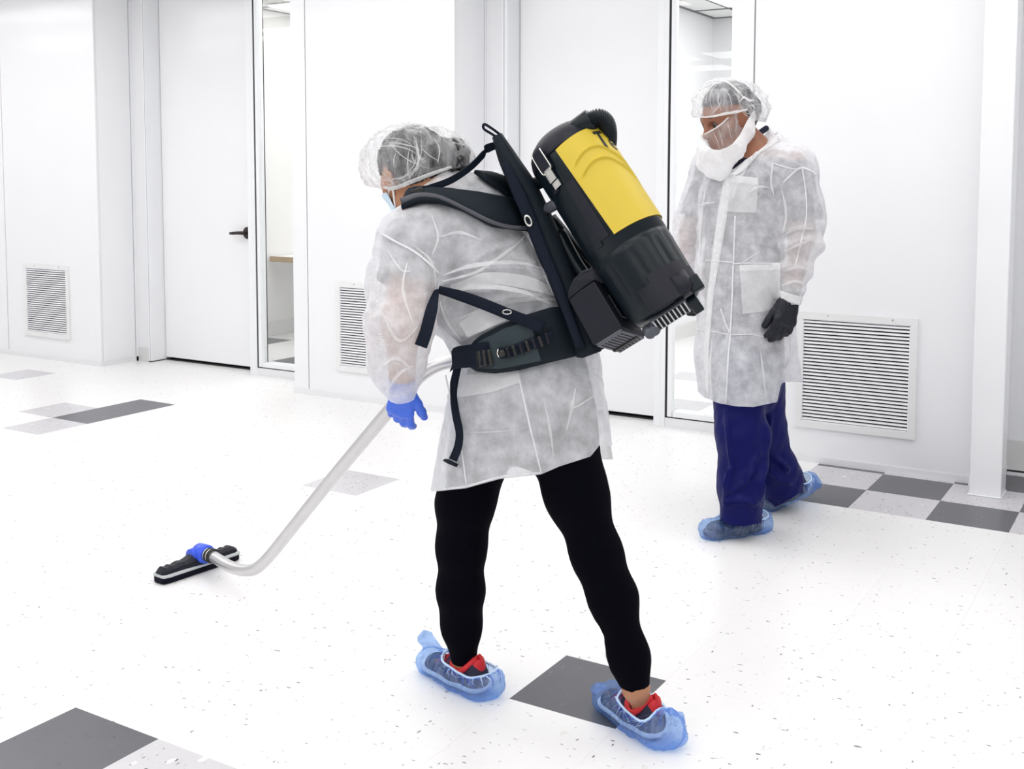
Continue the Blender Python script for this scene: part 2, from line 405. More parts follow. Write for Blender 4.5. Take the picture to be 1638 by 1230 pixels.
def grow(groups, h, kg=0.0, subtract=(), inflate=0.0, B=20):
    """groups: list of (k, [prims]); returns V, quads"""
    allp = [(gi, k, p, *_aabb(p)) for gi, (k, ps) in enumerate(groups) for p in ps]
    kmax = max([k for k, _ in groups] + [kg]) * 0.3 + inflate + 2 * h
    lo = np.min([x[3] for x in allp], 0) - kmax - h; hi = np.max([x[4] for x in allp], 0) + kmax + h
    dims = np.ceil((hi - lo) / h).astype(int) + 2
    nb = np.ceil(dims / B).astype(int)
    stride = np.array([1, dims[0] + 2 * B, (dims[0] + 2 * B) * (dims[1] + 2 * B)], dtype=np.int64)
    vid, vpos, quads = [], [], []
    ar = np.arange(-1, B + 1)
    gx, gy, gz = np.meshgrid(ar, ar, ar, indexing='ij'); base = np.stack([gx, gy, gz], -1).reshape(-1, 3)
    n = B + 2
    corner = np.array([[0, 0, 0], [1, 0, 0], [0, 1, 0], [1, 1, 0], [0, 0, 1], [1, 0, 1], [0, 1, 1], [1, 1, 1]])
    edges = [(0, 1), (2, 3), (4, 5), (6, 7), (0, 2), (1, 3), (4, 6), (5, 7), (0, 4), (1, 5), (2, 6), (3, 7)]
    for bi in range(nb[0]):
        for bj in range(nb[1]):
            for bk in range(nb[2]):
                o = np.array([bi, bj, bk]) * B
                b0 = lo + (o - 1) * h; b1 = lo + (o + B) * h
                act = [x for x in allp if (x[3] - kmax <= b1).all() and (x[4] + kmax >= b0).all()]
                if not act: continue
                P = (lo + (base + o) * h).astype(np.float32)
                D = None
                for gi, (k, _) in enumerate(groups):
                    d = None
                    for x in act:
                        if x[0] != gi: continue
                        e = _ev(x[2], P); d = e if d is None else smin(d, e, k)
                    if d is None: continue
                    D = d if D is None else smin(D, d, kg)
                D = D - inflate
                for (ks, sp) in subtract: D = -smin(-D, _ev(sp, P), ks)
                if D.min() > 0 or D.max() < 0: continue
                D = D.reshape(n, n, n); Ins = D < 0
                # cells
                c = np.zeros((n - 1,) * 3, np.int8)
                for (a, b_, c_) in corner: c += Ins[a:n - 1 + a, b_:n - 1 + b_, c_:n - 1 + c_]
                ci = np.argwhere((c > 0) & (c < 8))
                if len(ci) == 0: continue
                vals = np.stack([D[ci[:, 0] + a, ci[:, 1] + b_, ci[:, 2] + c_] for a, b_, c_ in corner], 1)
                acc = np.zeros((len(ci), 3)); cnt = np.zeros(len(ci))
                for (e0, e1) in edges:
                    v0, v1 = vals[:, e0], vals[:, e1]; m_ = (v0 < 0) != (v1 < 0)
                    t = np.where(m_, v0 / np.where(m_, v0 - v1, 1), 0)
                    pt = corner[e0] + t[:, None] * (corner[e1] - corner[e0])
                    acc += pt * m_[:, None]; cnt += m_
                pos = lo + (ci - 1 + o + acc / cnt[:, None]) * h
                vid.append(((ci - 1 + o + B) * stride).sum(1)); vpos.append(pos)
                for ax in range(3):
                    e1, e2 = [(1, 2), (2, 0), (0, 1)][ax]
                    I = Ins[1:n - 1, 1:n - 1, 1:n - 1]
                    sh = [slice(1, n - 1)] * 3; sh[ax] = slice(2, n)
                    J = Ins[tuple(sh)]
                    for flip, msk in ((False, I & ~J), (True, ~I & J)):
                        q = np.argwhere(msk)
                        if len(q) == 0: continue
                        g = q + o + B; d1 = np.zeros(3, int); d1[e1] = 1; d2 = np.zeros(3, int); d2[e2] = 1
                        ids = [((g + w_) * stride).sum(1) for w_ in (-d1 - d2, -d2, 0 * d1, -d1)]
                        f = np.stack(ids if not flip else ids[::-1], 1)
                        quads.append(f)
    vid = np.concatenate(vid); vpos = np.concatenate(vpos); quads = np.concatenate(quads)
    u, idx = np.unique(vid, return_index=True)
    return vpos[idx], np.searchsorted(u, quads)

def normals(V, Q):
    n = np.cross(V[Q[:, 2]] - V[Q[:, 0]], V[Q[:, 3]] - V[Q[:, 1]])
    N = np.zeros_like(V)
    for i in range(4): np.add.at(N, Q[:, i], n)
    return N / (np.linalg.norm(N, axis=1, keepdims=True) + 1e-12)

def relax(V, Q, it=2, lam=0.5):
    for _ in range(it):
        A = np.zeros_like(V); C = np.zeros(len(V))
        for i in range(4):
            for j in ((i + 1) % 4, (i + 3) % 4):
                np.add.at(A, Q[:, i], V[Q[:, j]]); np.add.at(C, Q[:, i], 1)
        V = V + lam * (A / np.maximum(C, 1)[:, None] - V)
    return V

def cut(V, Q, g):
    """keep where g > 0, with clean edges"""
    keep = g > 0
    fk = keep[Q]; anyk = fk.any(1); Q = Q[anyk]; fk = fk[anyk]
    V = V.copy(); mixed = ~fk.all(1)
    acc = np.zeros_like(V); cnt = np.zeros(len(V))
    for i in range(4):
        for j in ((i + 1) % 4, (i + 3) % 4, (i + 2) % 4):
            m_ = mixed & ~fk[:, i] & fk[:, j]
            a, b = Q[m_, i], Q[m_, j]
            t = (g[a] / (g[a] - g[b] + 1e-12))[:, None]
            w = 1.0 if j != (i + 2) % 4 else 0.05
            np.add.at(acc, a, w * (V[a] + t * (V[b] - V[a]))); np.add.at(cnt, a, w)
    mv = cnt > 0
    V[mv] = acc[mv] / cnt[mv][:, None]
    used = np.unique(Q); rem = np.full(len(V), -1); rem[used] = np.arange(len(used))
    return V[used], rem[Q]

def vnoise(P, s, seed=0):
    """cheap smooth noise, about -1..1"""
    r = np.random.RandomState(seed); out = np.zeros(len(P)); amp = 1.0; tot = 0
    Q = P * s
    for o in range(3):
        A = r.normal(size=(4, 3)); A /= np.linalg.norm(A, axis=1, keepdims=True); ph = r.uniform(0, 6.28, 4)
        w = np.sin(Q @ A[0] * 1.7 + ph[0] + 1.5 * np.sin(Q @ A[1] + ph[1])) * np.cos(Q @ A[2] * 1.3 + ph[2] + 1.2 * np.sin(Q @ A[3] * 0.8 + ph[3]))
        out += amp * w; tot += amp; amp *= 0.55; Q = Q * 2.1
    return out / tot

def ridge_noise(P, s, seed=0):
    return 1.0 - 2.0 * np.abs(vnoise(P, s, seed)) ** 0.7

def line_d(x, y, pl):
    """distance in picture units from points to a polyline and the position along it (0..1)"""
    best = np.full(len(x), 1e9); bt = np.zeros(len(x)); n = len(pl) - 1
    for i in range(n):
        a = np.array(pl[i], float); b = np.array(pl[i + 1], float); ab = b - a
        t = np.clip(((x - a[0]) * ab[0] + (y - a[1]) * ab[1]) / (ab @ ab), 0, 1)
        d = np.hypot(x - a[0] - t * ab[0], y - a[1] - t * ab[1])
        m_ = d < best; best[m_] = d[m_]; bt[m_] = (i + t[m_]) / n
    return best, bt

def folds(V, N, lines):
    """raise sharp folds (polyline, width, height in m) on the side seen from the room"""
    x, y, d = PX(V); facing = (N * (CAM - V)).sum(1) > 0
    disp = np.zeros(len(V))
    for pl, w, hgt in lines:
        ds, t = line_d(x, y, pl)
        disp += np.where(facing, hgt * np.exp(-(ds / w) ** 2) * np.clip(6 * t, 0, 1) * np.clip(6 * (1 - t), 0, 1), 0)
    return V + N * disp[:, None]

def interp_line(x, pts):
    pts = sorted(pts); return np.interp(x, [p[0] for p in pts], [p[1] for p in pts])

def bvh(V, Q): return BVHTree.FromPolygons([tuple(v) for v in V], [tuple(int(i) for i in q) for q in Q])

def patch(name, tree, top, bot, m, parent, off=0.003, thick=0.002, nu=24, nv=8, dfall=None, round_edge=0.0, smooth=True, bulge=0.0, ease=2, z_in=None):
    """a sheet lying on a surface: top and bottom edges are picture polylines"""
    def samp(pl, n):
        pl = np.array(pl, float); seg = np.hypot(*np.diff(pl, axis=0).T); L = np.r_[0, np.cumsum(seg)]
        t = np.linspace(0, L[-1], n); return np.stack([np.interp(t, L, pl[:, 0]), np.interp(t, L, pl[:, 1])], 1)
    A, Bq = samp(top, nu), samp(bot, nu)
    D = np.full((nu, nv), np.nan); XY = np.zeros((nu, nv, 2))
    for i in range(nu):
        for j in range(nv):
            p = A[i] + (Bq[i] - A[i]) * j / (nv - 1); XY[i, j] = p
            v = nrm((p[0] - CX) / F_PX * R_ - (p[1] - CY) / F_PX * U_ + D_)
            hit = tree.ray_cast(Vector(CAM), Vector(v), 20.0)
            if hit[0] is not None: D[i, j] = (np.array(hit[0]) - CAM) @ D_
    if np.isnan(D).all(): D[:] = dfall
    for _ in range(nu + nv):
        nn = np.isnan(D)
        if not nn.any(): break
        E = D.copy()
        for di, dj in ((1, 0), (-1, 0), (0, 1), (0, -1)):
            sh = np.full_like(D, np.nan)
            si = slice(max(di, 0), nu + min(di, 0)); ti = slice(max(-di, 0), nu + min(-di, 0))
            sj = slice(max(dj, 0), nv + min(dj, 0)); tj = slice(max(-dj, 0), nv + min(-dj, 0))
            sh[ti, tj] = D[si, sj]; E = np.where(np.isnan(E), sh, E)
        D = E
    D0 = D.copy()
    for _ in range(ease):
        Dp = np.pad(D, 1, mode='edge'); D = (Dp[:-2, 1:-1] + Dp[2:, 1:-1] + Dp[1:-1, :-2] + Dp[1:-1, 2:] + 2 * D) / 6
        if ease < 4: D = np.minimum(D0, D)
    if ease >= 4: D = D - max(0.0, np.percentile(D - D0, 92))
    front = np.array([[W(XY[i, j, 0], XY[i, j, 1], D[i, j]) for j in range(nv)] for i in range(nu)])
    gu = np.gradient(front, axis=0); gv = np.gradient(front, axis=1); Nn = np.cross(gu, gv)
    Nn /= np.linalg.norm(Nn, axis=2, keepdims=True) + 1e-12
    flip = (Nn * (CAM - front)).sum(2) < 0; Nn[flip] *= -1
    ii, jj = np.meshgrid(np.linspace(0, 1, nu), np.linspace(0, 1, nv), indexing='ij')
    prof = (np.clip(np.minimum(jj, 1 - jj) * 2, 0, 1) ** 0.5)
    if not np.isscalar(off): off = off[0] + (off[1] - off[0]) * ii
    else: off = np.full_like(ii, off)
    outer = front + Nn * (off + thick + bulge * prof)[..., None]
    inner = front + Nn * off[..., None]
    V = np.concatenate([outer.reshape(-1, 3), inner.reshape(-1, 3)]); k = nu * nv; Fc = []
    ix = lambda i, j: i * nv + j
    for i in range(nu - 1):
        for j in range(nv - 1):
            Fc.append((ix(i, j), ix(i + 1, j), ix(i + 1, j + 1), ix(i, j + 1)))
            if thick > 0.0011: Fc.append((k + ix(i, j + 1), k + ix(i + 1, j + 1), k + ix(i + 1, j), k + ix(i, j)))
    if thick > 0.0011:
        rim = [(i, 0) for i in range(nu)] + [(nu - 1, j) for j in range(1, nv)] + [(i, nv - 1) for i in range(nu - 2, -1, -1)] + [(0, j) for j in range(nv - 2, 0, -1)]
        for a, b in zip(rim, rim[1:] + rim[:1]):
            Fc.append((ix(*b), ix(*a), k + ix(*a), k + ix(*b)))
    else:
        V = V[:k]
    return mesh_obj(name, V, Fc, m, parent, smooth)

def strap_edges(pl, w):
    """turn a centre line and width (one or per point) into two edges"""
    pl = np.array(spline([np.array(p, float) for p in pl], 5)); n = len(pl)
    w = np.interp(np.linspace(0, 1, n), np.linspace(0, 1, len(np.atleast_1d(w))), np.atleast_1d(w)) if not np.isscalar(w) else np.full(n, w)
    t = np.gradient(pl, axis=0); t /= np.hypot(t[:, 0], t[:, 1])[:, None]
    nn = np.stack([-t[:, 1], t[:, 0]], 1) * (w / 2)[:, None]
    return pl - nn, pl + nn

def strap(name, tree, pl, w, m, parent, **kw):
    a, b = strap_edges(pl, w); kw.setdefault('nu', max(8, len(a))); kw.setdefault('nv', 4)
    return patch(name, tree, a, b, m, parent, **kw)

def sheet_from(name, V, Q, m, parent): return mesh_obj(name, V, Q, m, parent, True)

def ribbon(name, pts, nrmls, w, th, m, parent):
    """free hanging webbing: points, width direction per point"""
    mb = MB(); k = len(pts); V = []
    w = [w] * k if np.isscalar(w) else w
    for i in range(k):
        t = nrm(pts[min(i + 1, k - 1)] - pts[max(i - 1, 0)]); s = nrm(nrmls[i] - t * (nrmls[i] @ t)); b = np.cross(t, s)
        for a, c in ((-1, -1), (1, -1), (1, 1), (-1, 1)): V.append(pts[i] + s * a * w[i] / 2 + b * c * th / 2)
    Fc = [(3, 2, 1, 0), tuple(4 * (k - 1) + j for j in range(4))]
    for i in range(k - 1):
        for j in range(4): Fc.append((4 * i + j, 4 * i + (j + 1) % 4, 4 * i + 4 + (j + 1) % 4, 4 * i + 4 + j))
    mb.add(V, Fc); return mb.obj(name, m, parent)

# ================================================================== the room
V_DOOR, V_REC, V_FACE, H_CEIL = -1.6, -1.2, -0.12, 9.0
# ---- floor: subfloor, and one object per tile
MB().gbox(-34, 14, -14.5, 20, -0.3, -0.012).obj('floor', 'subfloor')
floor = bpy.data.objects['floor']; floor['kind'] = 'structure'

def tile_mesh(name, m, sx=1.0, sy=1.0):
    g, b, t = 0.00015, 0.0006, 0.00012
    x0, x1, y0, y1 = g, sx * FT - g, g, sy * FT - g
    V = [(x0, y0, -0.0036), (x1, y0, -0.0036), (x1, y1, -0.0036), (x0, y1, -0.0036), (x0, y0, -t), (x1, y0, -t), (x1, y1, -t), (x0, y1, -t),
         (x0 + b, y0 + b, 0), (x1 - b, y0 + b, 0), (x1 - b, y1 - b, 0), (x0 + b, y1 - b, 0)]
    Fc = [(0, 1, 5, 4), (1, 2, 6, 5), (2, 3, 7, 6), (3, 0, 4, 7), (4, 5, 9, 8), (5, 6, 10, 9), (6, 7, 11, 10), (7, 4, 8, 11), (8, 9, 10, 11)]
    me = bpy.data.meshes.new(name); me.from_pydata(V, [], Fc); me.materials.append(MT[m]); return me, V, Fc
TILE = {k: tile_mesh('floor_tile', k) for k in ('tile_w', 'tile_l', 'tile_d')}
special = {(0, 8): 'tile_d', (-13, 2): 'tile_d', (-13, 3): 'tile_d', (-13, 4): 'tile_l', (-14, 3): 'tile_l', (-18, 1): 'tile_l', (-6, 4): 'tile_l',
           (-3, 11): 'tile_d', (-2, 11): 'tile_l', (-4, 12): 'tile_l'}
for u in range(0, 8):
    for v in (-1, 0, 1): special[(u, v)] = 'tile_d' if (u + v) % 2 else 'tile_l'
cells = []
for u in range(-30, 12):
    for v in range(-2, 19):
        x, y, d = PX(G(u + 0.5, v + 0.5, 0))
        seen = d > 0.3 and -140 < x < 1780 and 400 < y < 1420
        cells.append((not seen, (u + .5 - CAM[0] / FT) ** 2 + (v + .5 + CAM[1] / FT) ** 2, u, v))
cells.sort()
rest = MB()
built = 0
for hid, _, u, v in cells:
    kind = special.get((u, v), 'tile_w')
    if (not hid and built < 290) or kind != 'tile_w':
        o = link('tile', TILE[kind][0], floor); o.location = G(u, v + 1, 0); built += 1
    else:
        base = G(u, v + 1, 0); rest.add([base + np.array(p) for p in TILE['tile_w'][1]], TILE['tile_w'][2])
ro = rest.obj('distant_tiles', 'tile_w', floor); ro['kind'] = 'stuff'

# ---- the three protruding wall blocks with panel joints, and what stands between them
def wall_block(name, u0, uj, u1, tag_n):
    r = sroot(name)
    z1 = H_CEIL
    MB().gbox(u0, u1, V_DOOR - 0.35, V_FACE - 0.03, 0.0, z1).obj('core', 'groove', r)
    MB().gbox(u0 - 0.012, uj - 0.014, V_DOOR - 0.36, V_FACE, 0.12, z1).obj('corner_panel', 'wall', r)
    MB().gbox(uj + 0.014, u1 + 0.012, V_FACE - 0.06, V_FACE, 0.12, z1).obj('front_panel', 'wall', r)
    MB().gbox(u1 - 0.05, u1 + 0.012, V_REC + 0.10, V_FACE - 0.055, 0.12, z1).obj('return_panel', 'wall', r)
    MB().gbox(u1 - 0.05, u1 + 0.02, V_REC - 0.02, V_REC + 0.08, 0.0, z1).obj('corner_strip', 'frame', r)
    MB().gbox(u0 - 0.02, u1 + 0.02, V_REC - 0.1, V_FACE + 0.015, 0.0, 0.105).gbox(u0 - 0.01, u1 + 0.01, V_REC - 0.1, V_FACE + 0.007, 0.105, 0.12).obj('bottom_track', 'track', r)
    return r
wall_block('wall_left', -30.0, -20.376, -16.90, 1)
wall_block('wall_middle', -10.85, -10.476, -6.875, 2)
wall_block('wall_right', -1.53, -1.165, 2.55, 3)

def door_bay(n, ublock, uj, ud0, ud1, uwin1):
    """recess wall, frame, door leaf, window; ublock = right side of the block on the left, uj = outer frame edge"""
    z1 = H_CEIL
    # short recess wall with its grey baseboard
    w = MB().gbox(ublock - 0.1, uj, V_DOOR - 0.35, V_REC, 0, z1).obj('wall_recess_%d' % n, 'wall'); struct(w)
    b = MB().gbox(ublock + 0.02, uj - 0.003, V_REC, V_REC + 0.025, 0, 0.33).obj('baseboard_%d' % n, 'base'); struct(b)
    # frame of door and window
    f = sroot('trim_%d' % n)
    MB().gbox(uj, ud0, V_DOOR - 0.3, V_REC + 0.04, 0.02, z1).obj('jamb', 'frame', f, bevel=0.0015)
    MB().gbox(uj - 0.005, ud0 + 0.004, V_DOOR - 0.1, V_REC + 0.045, 0.0, 0.02).obj('jamb_foot', 'gasket', f)
    MB().gbox(uj + 0.045, uj + 0.058, V_REC + 0.03, V_REC + 0.0415, 0.02, z1).obj('jamb_joint', 'groove', f)
    MB().gbox(ud1, ud1 + 0.13, V_DOOR + 0.12, V_REC, 0.0, z1).obj('jamb', 'frame', f, bevel=0.0015)
    MB().gbox(ud0, ud1, V_DOOR - 0.3, V_DOOR + 0.12, 8.9, z1).obj('head', 'frame', f)
    # door leaf
    dr = sroot('door_%d' % n)
    MB().gbox(ud0 + 0.012, ud1 - 0.008, V_DOOR - 0.15, V_DOOR, 0.075, 8.87).obj('door_leaf', 'door', dr, bevel=0.002)
    MB().gbox(ud0 - 0.05, ud1 - 0.02, V_DOOR - 0.19, V_DOOR - 0.16, 0.0, 8.9).obj('door_stop', 'gasket', dr)
    MB().gbox(ud0, ud1, V_DOOR - 0.16, V_DOOR - 0.012, 0.0, 0.03).obj('threshold', 'gasket', dr)
    # window: post, black gasket, inner frame, sill, pane
    wn = sroot('window_%d' % n)
    ug = ud1 + 0.13
    MB().gbox(ug, ug + 0.088, V_REC - 0.2, V_REC, 0.0, z1).obj('window_post', 'frame', wn, bevel=0.0015)
    MB().gbox(ug + 0.088, ug + 0.135, V_REC - 0.15, V_REC - 0.012, 0.17, z1).gbox(ug + 0.095, uwin1, V_REC - 0.3, V_REC - 0.012, 0.17, 0.192).obj('gasket', 'gasket', wn)
    MB().gbox(ug + 0.13, ug + 0.22, V_REC - 0.12, V_REC - 0.006, 0.192, z1).obj('window_frame', 'frame', wn, bevel=0.0015)
    MB().gbox(ug + 0.235, uwin1, V_REC - 0.3, V_REC - 0.006, 0.192, 0.285).obj('window_frame', 'frame', wn)
    MB().gbox(ug + 0.095, uwin1, V_REC - 0.3, V_REC + 0.005, 0.0, 0.17).obj('window_sill', 'track', wn)
    MB().gbox(ug + 0.21, uwin1, V_REC - 0.09, V_REC - 0.07, 0.285, z1).obj('pane', 'glass', wn)
    return dr
d1 = door_bay(1, -16.90, -16.49, -16.41, -13.20, -10.85)
d2 = door_bay(2, -6.875, -6.50, -6.37, -3.31, -1.53)
# lever handle on the far left door
h = empty('door_handle', 'dark bronze lever handle on round plate, on the far door beside the bending worker', 'handle')
hc = G(-13.66, -(-0.0) + V_DOOR, 3.145)
hc = np.array([-13.60 * FT, -V_DOOR * FT, 3.155 * FT])
tov = np.array([0, -1.0, 0])
MB().tube([hc, hc + tov * 0.008, hc + tov * 0.013, hc + tov * 0.014], [0.042, 0.042, 0.035, 0.001], 28).obj('rose', 'bronze', h, True)
MB().tube([hc + tov * 0.01, hc + tov * 0.05], 0.0105, 14).obj('spindle', 'bronze', h, True)
lv = hc + tov * 0.048
MB().tube([lv + np.array([0.014, 0, 0]), lv, lv + np.array([-0.05, 0, 0.0]), lv + np.array([-0.095, 0.002, -0.003]), lv + np.array([-0.128, 0.004, -0.005])], [0.010, 0.0135, 0.0115, 0.011, 0.0098], 12).obj('lever', 'bronze', h, True)
MB().tube([lv + np.array([-0.004, 0, 0]), lv + np.array([0.003, 0, 0])], 0.0125, 14).obj('collar', 'steel', h, True)

# ---- right of the column: another recess
w = MB().gbox(2.5, 9.5, V_DOOR - 0.35, V_REC + 0.1, 0, H_CEIL).obj('wall_recess_3', 'wall'); struct(w)
b = MB().gbox(2.55, 9.5, V_REC + 0.1, V_REC + 0.13, 0.05, 0.50).obj('baseboard_3', 'base'); struct(b)
b = MB().gbox(2.55, 9.5, V_REC + 0.1, V_REC + 0.12, 0.0, 0.05).obj('trim_3', 'gasket'); struct(b)
b = MB().gbox(2.58, 9.5, V_REC + 0.12, -0.92, 0.0, 0.02).obj('trim_4', 'track'); struct(b)
# square column in front of the block's end
c = sroot('column')
MB().gbox(2.285, 2.70, 0.03, 0.485, 0.012, H_CEIL).obj('shaft', 'wall', c, bevel=0.004)
MB().gbox(2.262, 2.712, 0.01, 0.505, 0.0, 0.02).obj('foot_bead', 'frame', c, bevel=0.003)
MB().gbox(2.2, 2.55, V_FACE - 0.02, 0.03, 0.0, H_CEIL).obj('filler', 'wall', c)
# ---- ceiling and its lamps
cl = MB().gbox(-34, 14, -1.5, 26, H_CEIL, H_CEIL + 0.2).obj('ceiling', 'ceil'); struct(cl)
def troffer(u, v, top, L=4.0, Wd=2.0):
    hs_ = MB().gbox(u - .08, u + L + .08, v - Wd / 2 - .08, v + Wd / 2 + .08, H_CEIL - 0.04, H_CEIL - 0.002).obj('lamp_housing', 'lampframe', top)
    MB().gbox(u, u + L, v - Wd / 2, v + Wd / 2, H_CEIL - 0.06, H_CEIL - 0.041).obj('lamp_diffuser', 'lamp', hs_)
for v, u_min in ((3.2, -31), (7.0, -31), (11.4, -6), (15.5, -6), (19.6, -16), (23.7, -16)):
    for i in range(8):
        if -29.8 + 4.8 * i > u_min: troffer(-29.8 + 4.8 * i, v, cl)

# ---- the rooms behind the windows
def back_room(n, u0, u1, v1, wm='backwall'):
    w = MB().gbox(u0 - 0.2, u0, v1, V_REC - 0.4, 0, H_CEIL).obj('wall_inner_side_%d' % n, wm); struct(w)
    w = MB().gbox(u0 - 0.2, u1, v1 - 0.2, v1, 0, H_CEIL).obj('wall_inner_back_%d' % n, wm); struct(w)
    b = MB().gbox(u0, u0 + 0.03, v1, V_REC - 0.4, 0, 0.40).gbox(u0, u1, v1, v1 + 0.03, 0, 0.40).obj('baseboard_inner_%d' % n, 'base'); struct(b)
    c = MB().gbox(u0 - 0.2, u1, v1 - 0.2, -1.5, H_CEIL, H_CEIL + 0.1).obj('ceiling_inner_%d' % n, 'ceil'); struct(c)
    return c
c1 = back_room(1, -17.15, -7.4, -13.5)
c2 = back_room(2, -7.15, 6.0, -13.5, 'wall')
def tbars(c, u0, u1, v1, us, vs):
    MB().gbox(u0, u0 + .10, v1, -1.6, H_CEIL - .02, H_CEIL - .001).obj('edge_bar', 'tbar', c)
    MB().gbox(u0, u1, v1, v1 + .10, H_CEIL - .02, H_CEIL - .001).obj('edge_bar', 'tbar', c)
    for u in us: MB().gbox(u, u + .085, v1, -1.6, H_CEIL - .02, H_CEIL - .001).obj('ceiling_bar', 'tbar', c)
    for v in vs: MB().gbox(u0, u1, v, v + .085, H_CEIL - .02, H_CEIL - .001).obj('ceiling_bar', 'tbar', c)
tbars(c1, -17.15, -7.4, -13.5, (-15.1, -13.1, -11.1), (-5.6, -7.6, -9.6, -11.6))
tbars(c2, -7.15, 6.0, -13.5, (-6.1, -4.1, -2.1, -0.1), (-12.0, -10.0, -8.0, -6.0))
for u in (-16.4, -11.9):  # unseen ceiling lamps added to brighten the left back room
    for v in (-3.0, -6.4, -9.8, -12.0): troffer(u, v, c1, 4.3, 2.3)
for u in (-5.9, -1.4, 2.8):  # more lamps added here, so the right back room looks brighter
    for v in (-3.0, -5.4, -7.9, -10.3): troffer(u, v, c2, 4.3, 2.3)
p = MB().gbox(6.0, 6.2, -13.7, -1.55, 0, H_CEIL).obj('wall_inner_side_3', 'backwall'); struct(p)
fi = sroot('floor_inner')
MB().gbox(-17.3, 6.2, -13.7, -1.56, -0.011, -0.0038).obj('screed', 'tile_w', fi)
fi_sp = {(-14, -3): 'tile_d', (-17, -5): 'tile_d', (-5, -6): 'tile_l', (-4, -3): 'tile_l', (-3, -5): 'tile_l'}
restb = MB()
for u in range(-17, 6):
    for v in range(-13, -1):
        k = fi_sp.get((u, v))
        q = G(u - 0.08, v + 0.33, 0)
        x, y, d = PX(q)
        if k or (410 < x < 480 and y < 600) or (1065 < x < 1180 and y < 690):
            o = link('tile', TILE[k or 'tile_w'][0], fi); o.location = q
        elif v < -2: restb.add([q + np.array(p_) for p_ in TILE['tile_w'][1]], TILE['tile_w'][2])
o = restb.obj('distant_tiles', 'tile_w', fi); o['kind'] = 'stuff'
# desk behind the left window
dk = empty('desk', 'white desk with light wood front edge seen through the left window', 'desk')
MB().gbox(-17.1, -12.6, -8.0, -5.95, 2.12, 2.235).obj('desktop', 'backwall', dk, bevel=0.003)
MB().gbox(-17.1, -12.6, -5.95, -5.90, 2.09, 2.24).obj('wood_edge', 'wood', dk)
MB().tube(spline([G(-17.05, -7.7, 2.1), G(-16.2, -7.7, 2.06), G(-15.4, -7.7, 1.95), G(-14.6, -7.7, 1.75)], 6), 0.03, 10).obj('brace', 'frame', dk, True)
MB().gbox(-15.9, -12.8, -7.8, -7.72, 0.2, 0.42).obj('foot_bar', 'frame', dk)
MB().gbox(-15.95, -15.8, -7.9, -6.0, 0.0, 0.12).gbox(-15.93, -15.82, -7.9, -7.7, 0.1, 2.12).obj('leg', 'frame', dk)
MB().gbox(-12.95, -12.8, -7.9, -6.0, 0.0, 0.12).gbox(-12.93, -12.82, -7.9, -7.7, 0.1, 2.12).obj('leg', 'frame', dk)

# ---- wall vents
def vent(u0, u1, z0, z1, label, n_slat, m_in=0.105):
    r = empty('wall_vent', label, 'vent', group='louvred wall vents')
    vf = V_FACE
    fr = MB()
    for (a, b_, c_, d_) in ((u0, u1, z1 - m_in, z1), (u0, u1, z0, z0 + m_in), (u0, u0 + m_in, z0 + m_in, z1 - m_in), (u1 - m_in, u1, z0 + m_in, z1 - m_in)):
        fr.gbox(a, b_, vf - 0.01, vf + 0.035, c_, d_)
    fr.obj('frame', 'ventframe', r)
    MB().gbox(u0 + m_in * .9, u1 - m_in * .9, vf - 0.002, vf + 0.002, z0 + m_in * .9, z1 - m_in * .9).obj('duct_shade', 'opening_shade', r)  # flat black plate: shade behind the slats put into colour
    lip = MB()
    for (a, b_, c_, d_) in ((u0 + m_in, u1 - m_in, z1 - m_in - .012, z1 - m_in), (u0 + m_in, u1 - m_in, z0 + m_in, z0 + m_in + .012), (u0 + m_in, u0 + m_in + .012, z0 + m_in, z1 - m_in), (u1 - m_in - .012, u1 - m_in, z0 + m_in, z1 - m_in)):
        lip.gbox(a, b_, vf + 0.002, vf + 0.03, c_, d_)
    lip.obj('inner_lip', 'slat', r)
    zz0, zz1 = z0 + m_in + 0.012, z1 - m_in - 0.012; st = (zz1 - zz0) / n_slat
    a, b_ = u0 + m_in + 0.01, u1 - m_in - 0.01
    # one bent blade: sloping down toward the room
    t = 0.006
    prof = [(0.004, st * 0.74), (0.026, st * 0.24), (0.026, st * 0.24 - t * .8), (0.022, st * 0.24 - t * .8), (0.004, st * 0.74 - t)]
    V = []
    for uu in (a, b_):
        for (dv, dz) in prof: V.append(G(uu, vf + dv, dz))
    m_ = len(prof)
    Fc = [tuple(range(m_)), tuple(range(2 * m_ - 1, m_ - 1, -1))] + [(i, m_ + i, m_ + (i + 1) % m_, (i + 1) % m_) for i in range(m_)]
    me = bpy.data.meshes.new('slat'); me.from_pydata([tuple(p_) for p_ in V], [], Fc); me.materials.append(MT['slat'])
    for k in range(n_slat):
        o = link('slat', me, r); o.location = (0, 0, (zz0 + k * st) * FT)
    sc = bpy.data.meshes.new('screw'); q = MB().tube([np.zeros(3), np.array([0, -.0025, 0])], 0.0035, 10); sc.from_pydata([tuple(p_) for p_ in q.V], [], q.F); sc.materials.append(MT['screw'])
    for uu in (u0 + 0.27 * (u1 - u0), u0 + 0.80 * (u1 - u0)):
        o = link('screw', sc, r); o.location = G(uu, vf + 0.035, z1 - 0.04)
    return r
vent(-19.68, -17.96, 0.54, 2.31, 'square louvred vent on the far left wall block, beside the far door', 30)
vent(-9.73, -7.93, 0.57, 2.36, 'square louvred vent partly hidden by the bending worker\'s sleeve', 30)
vent(-0.40, 1.42, 0.55, 2.355, 'large square louvred vent near the column, right of the standing worker', 29)

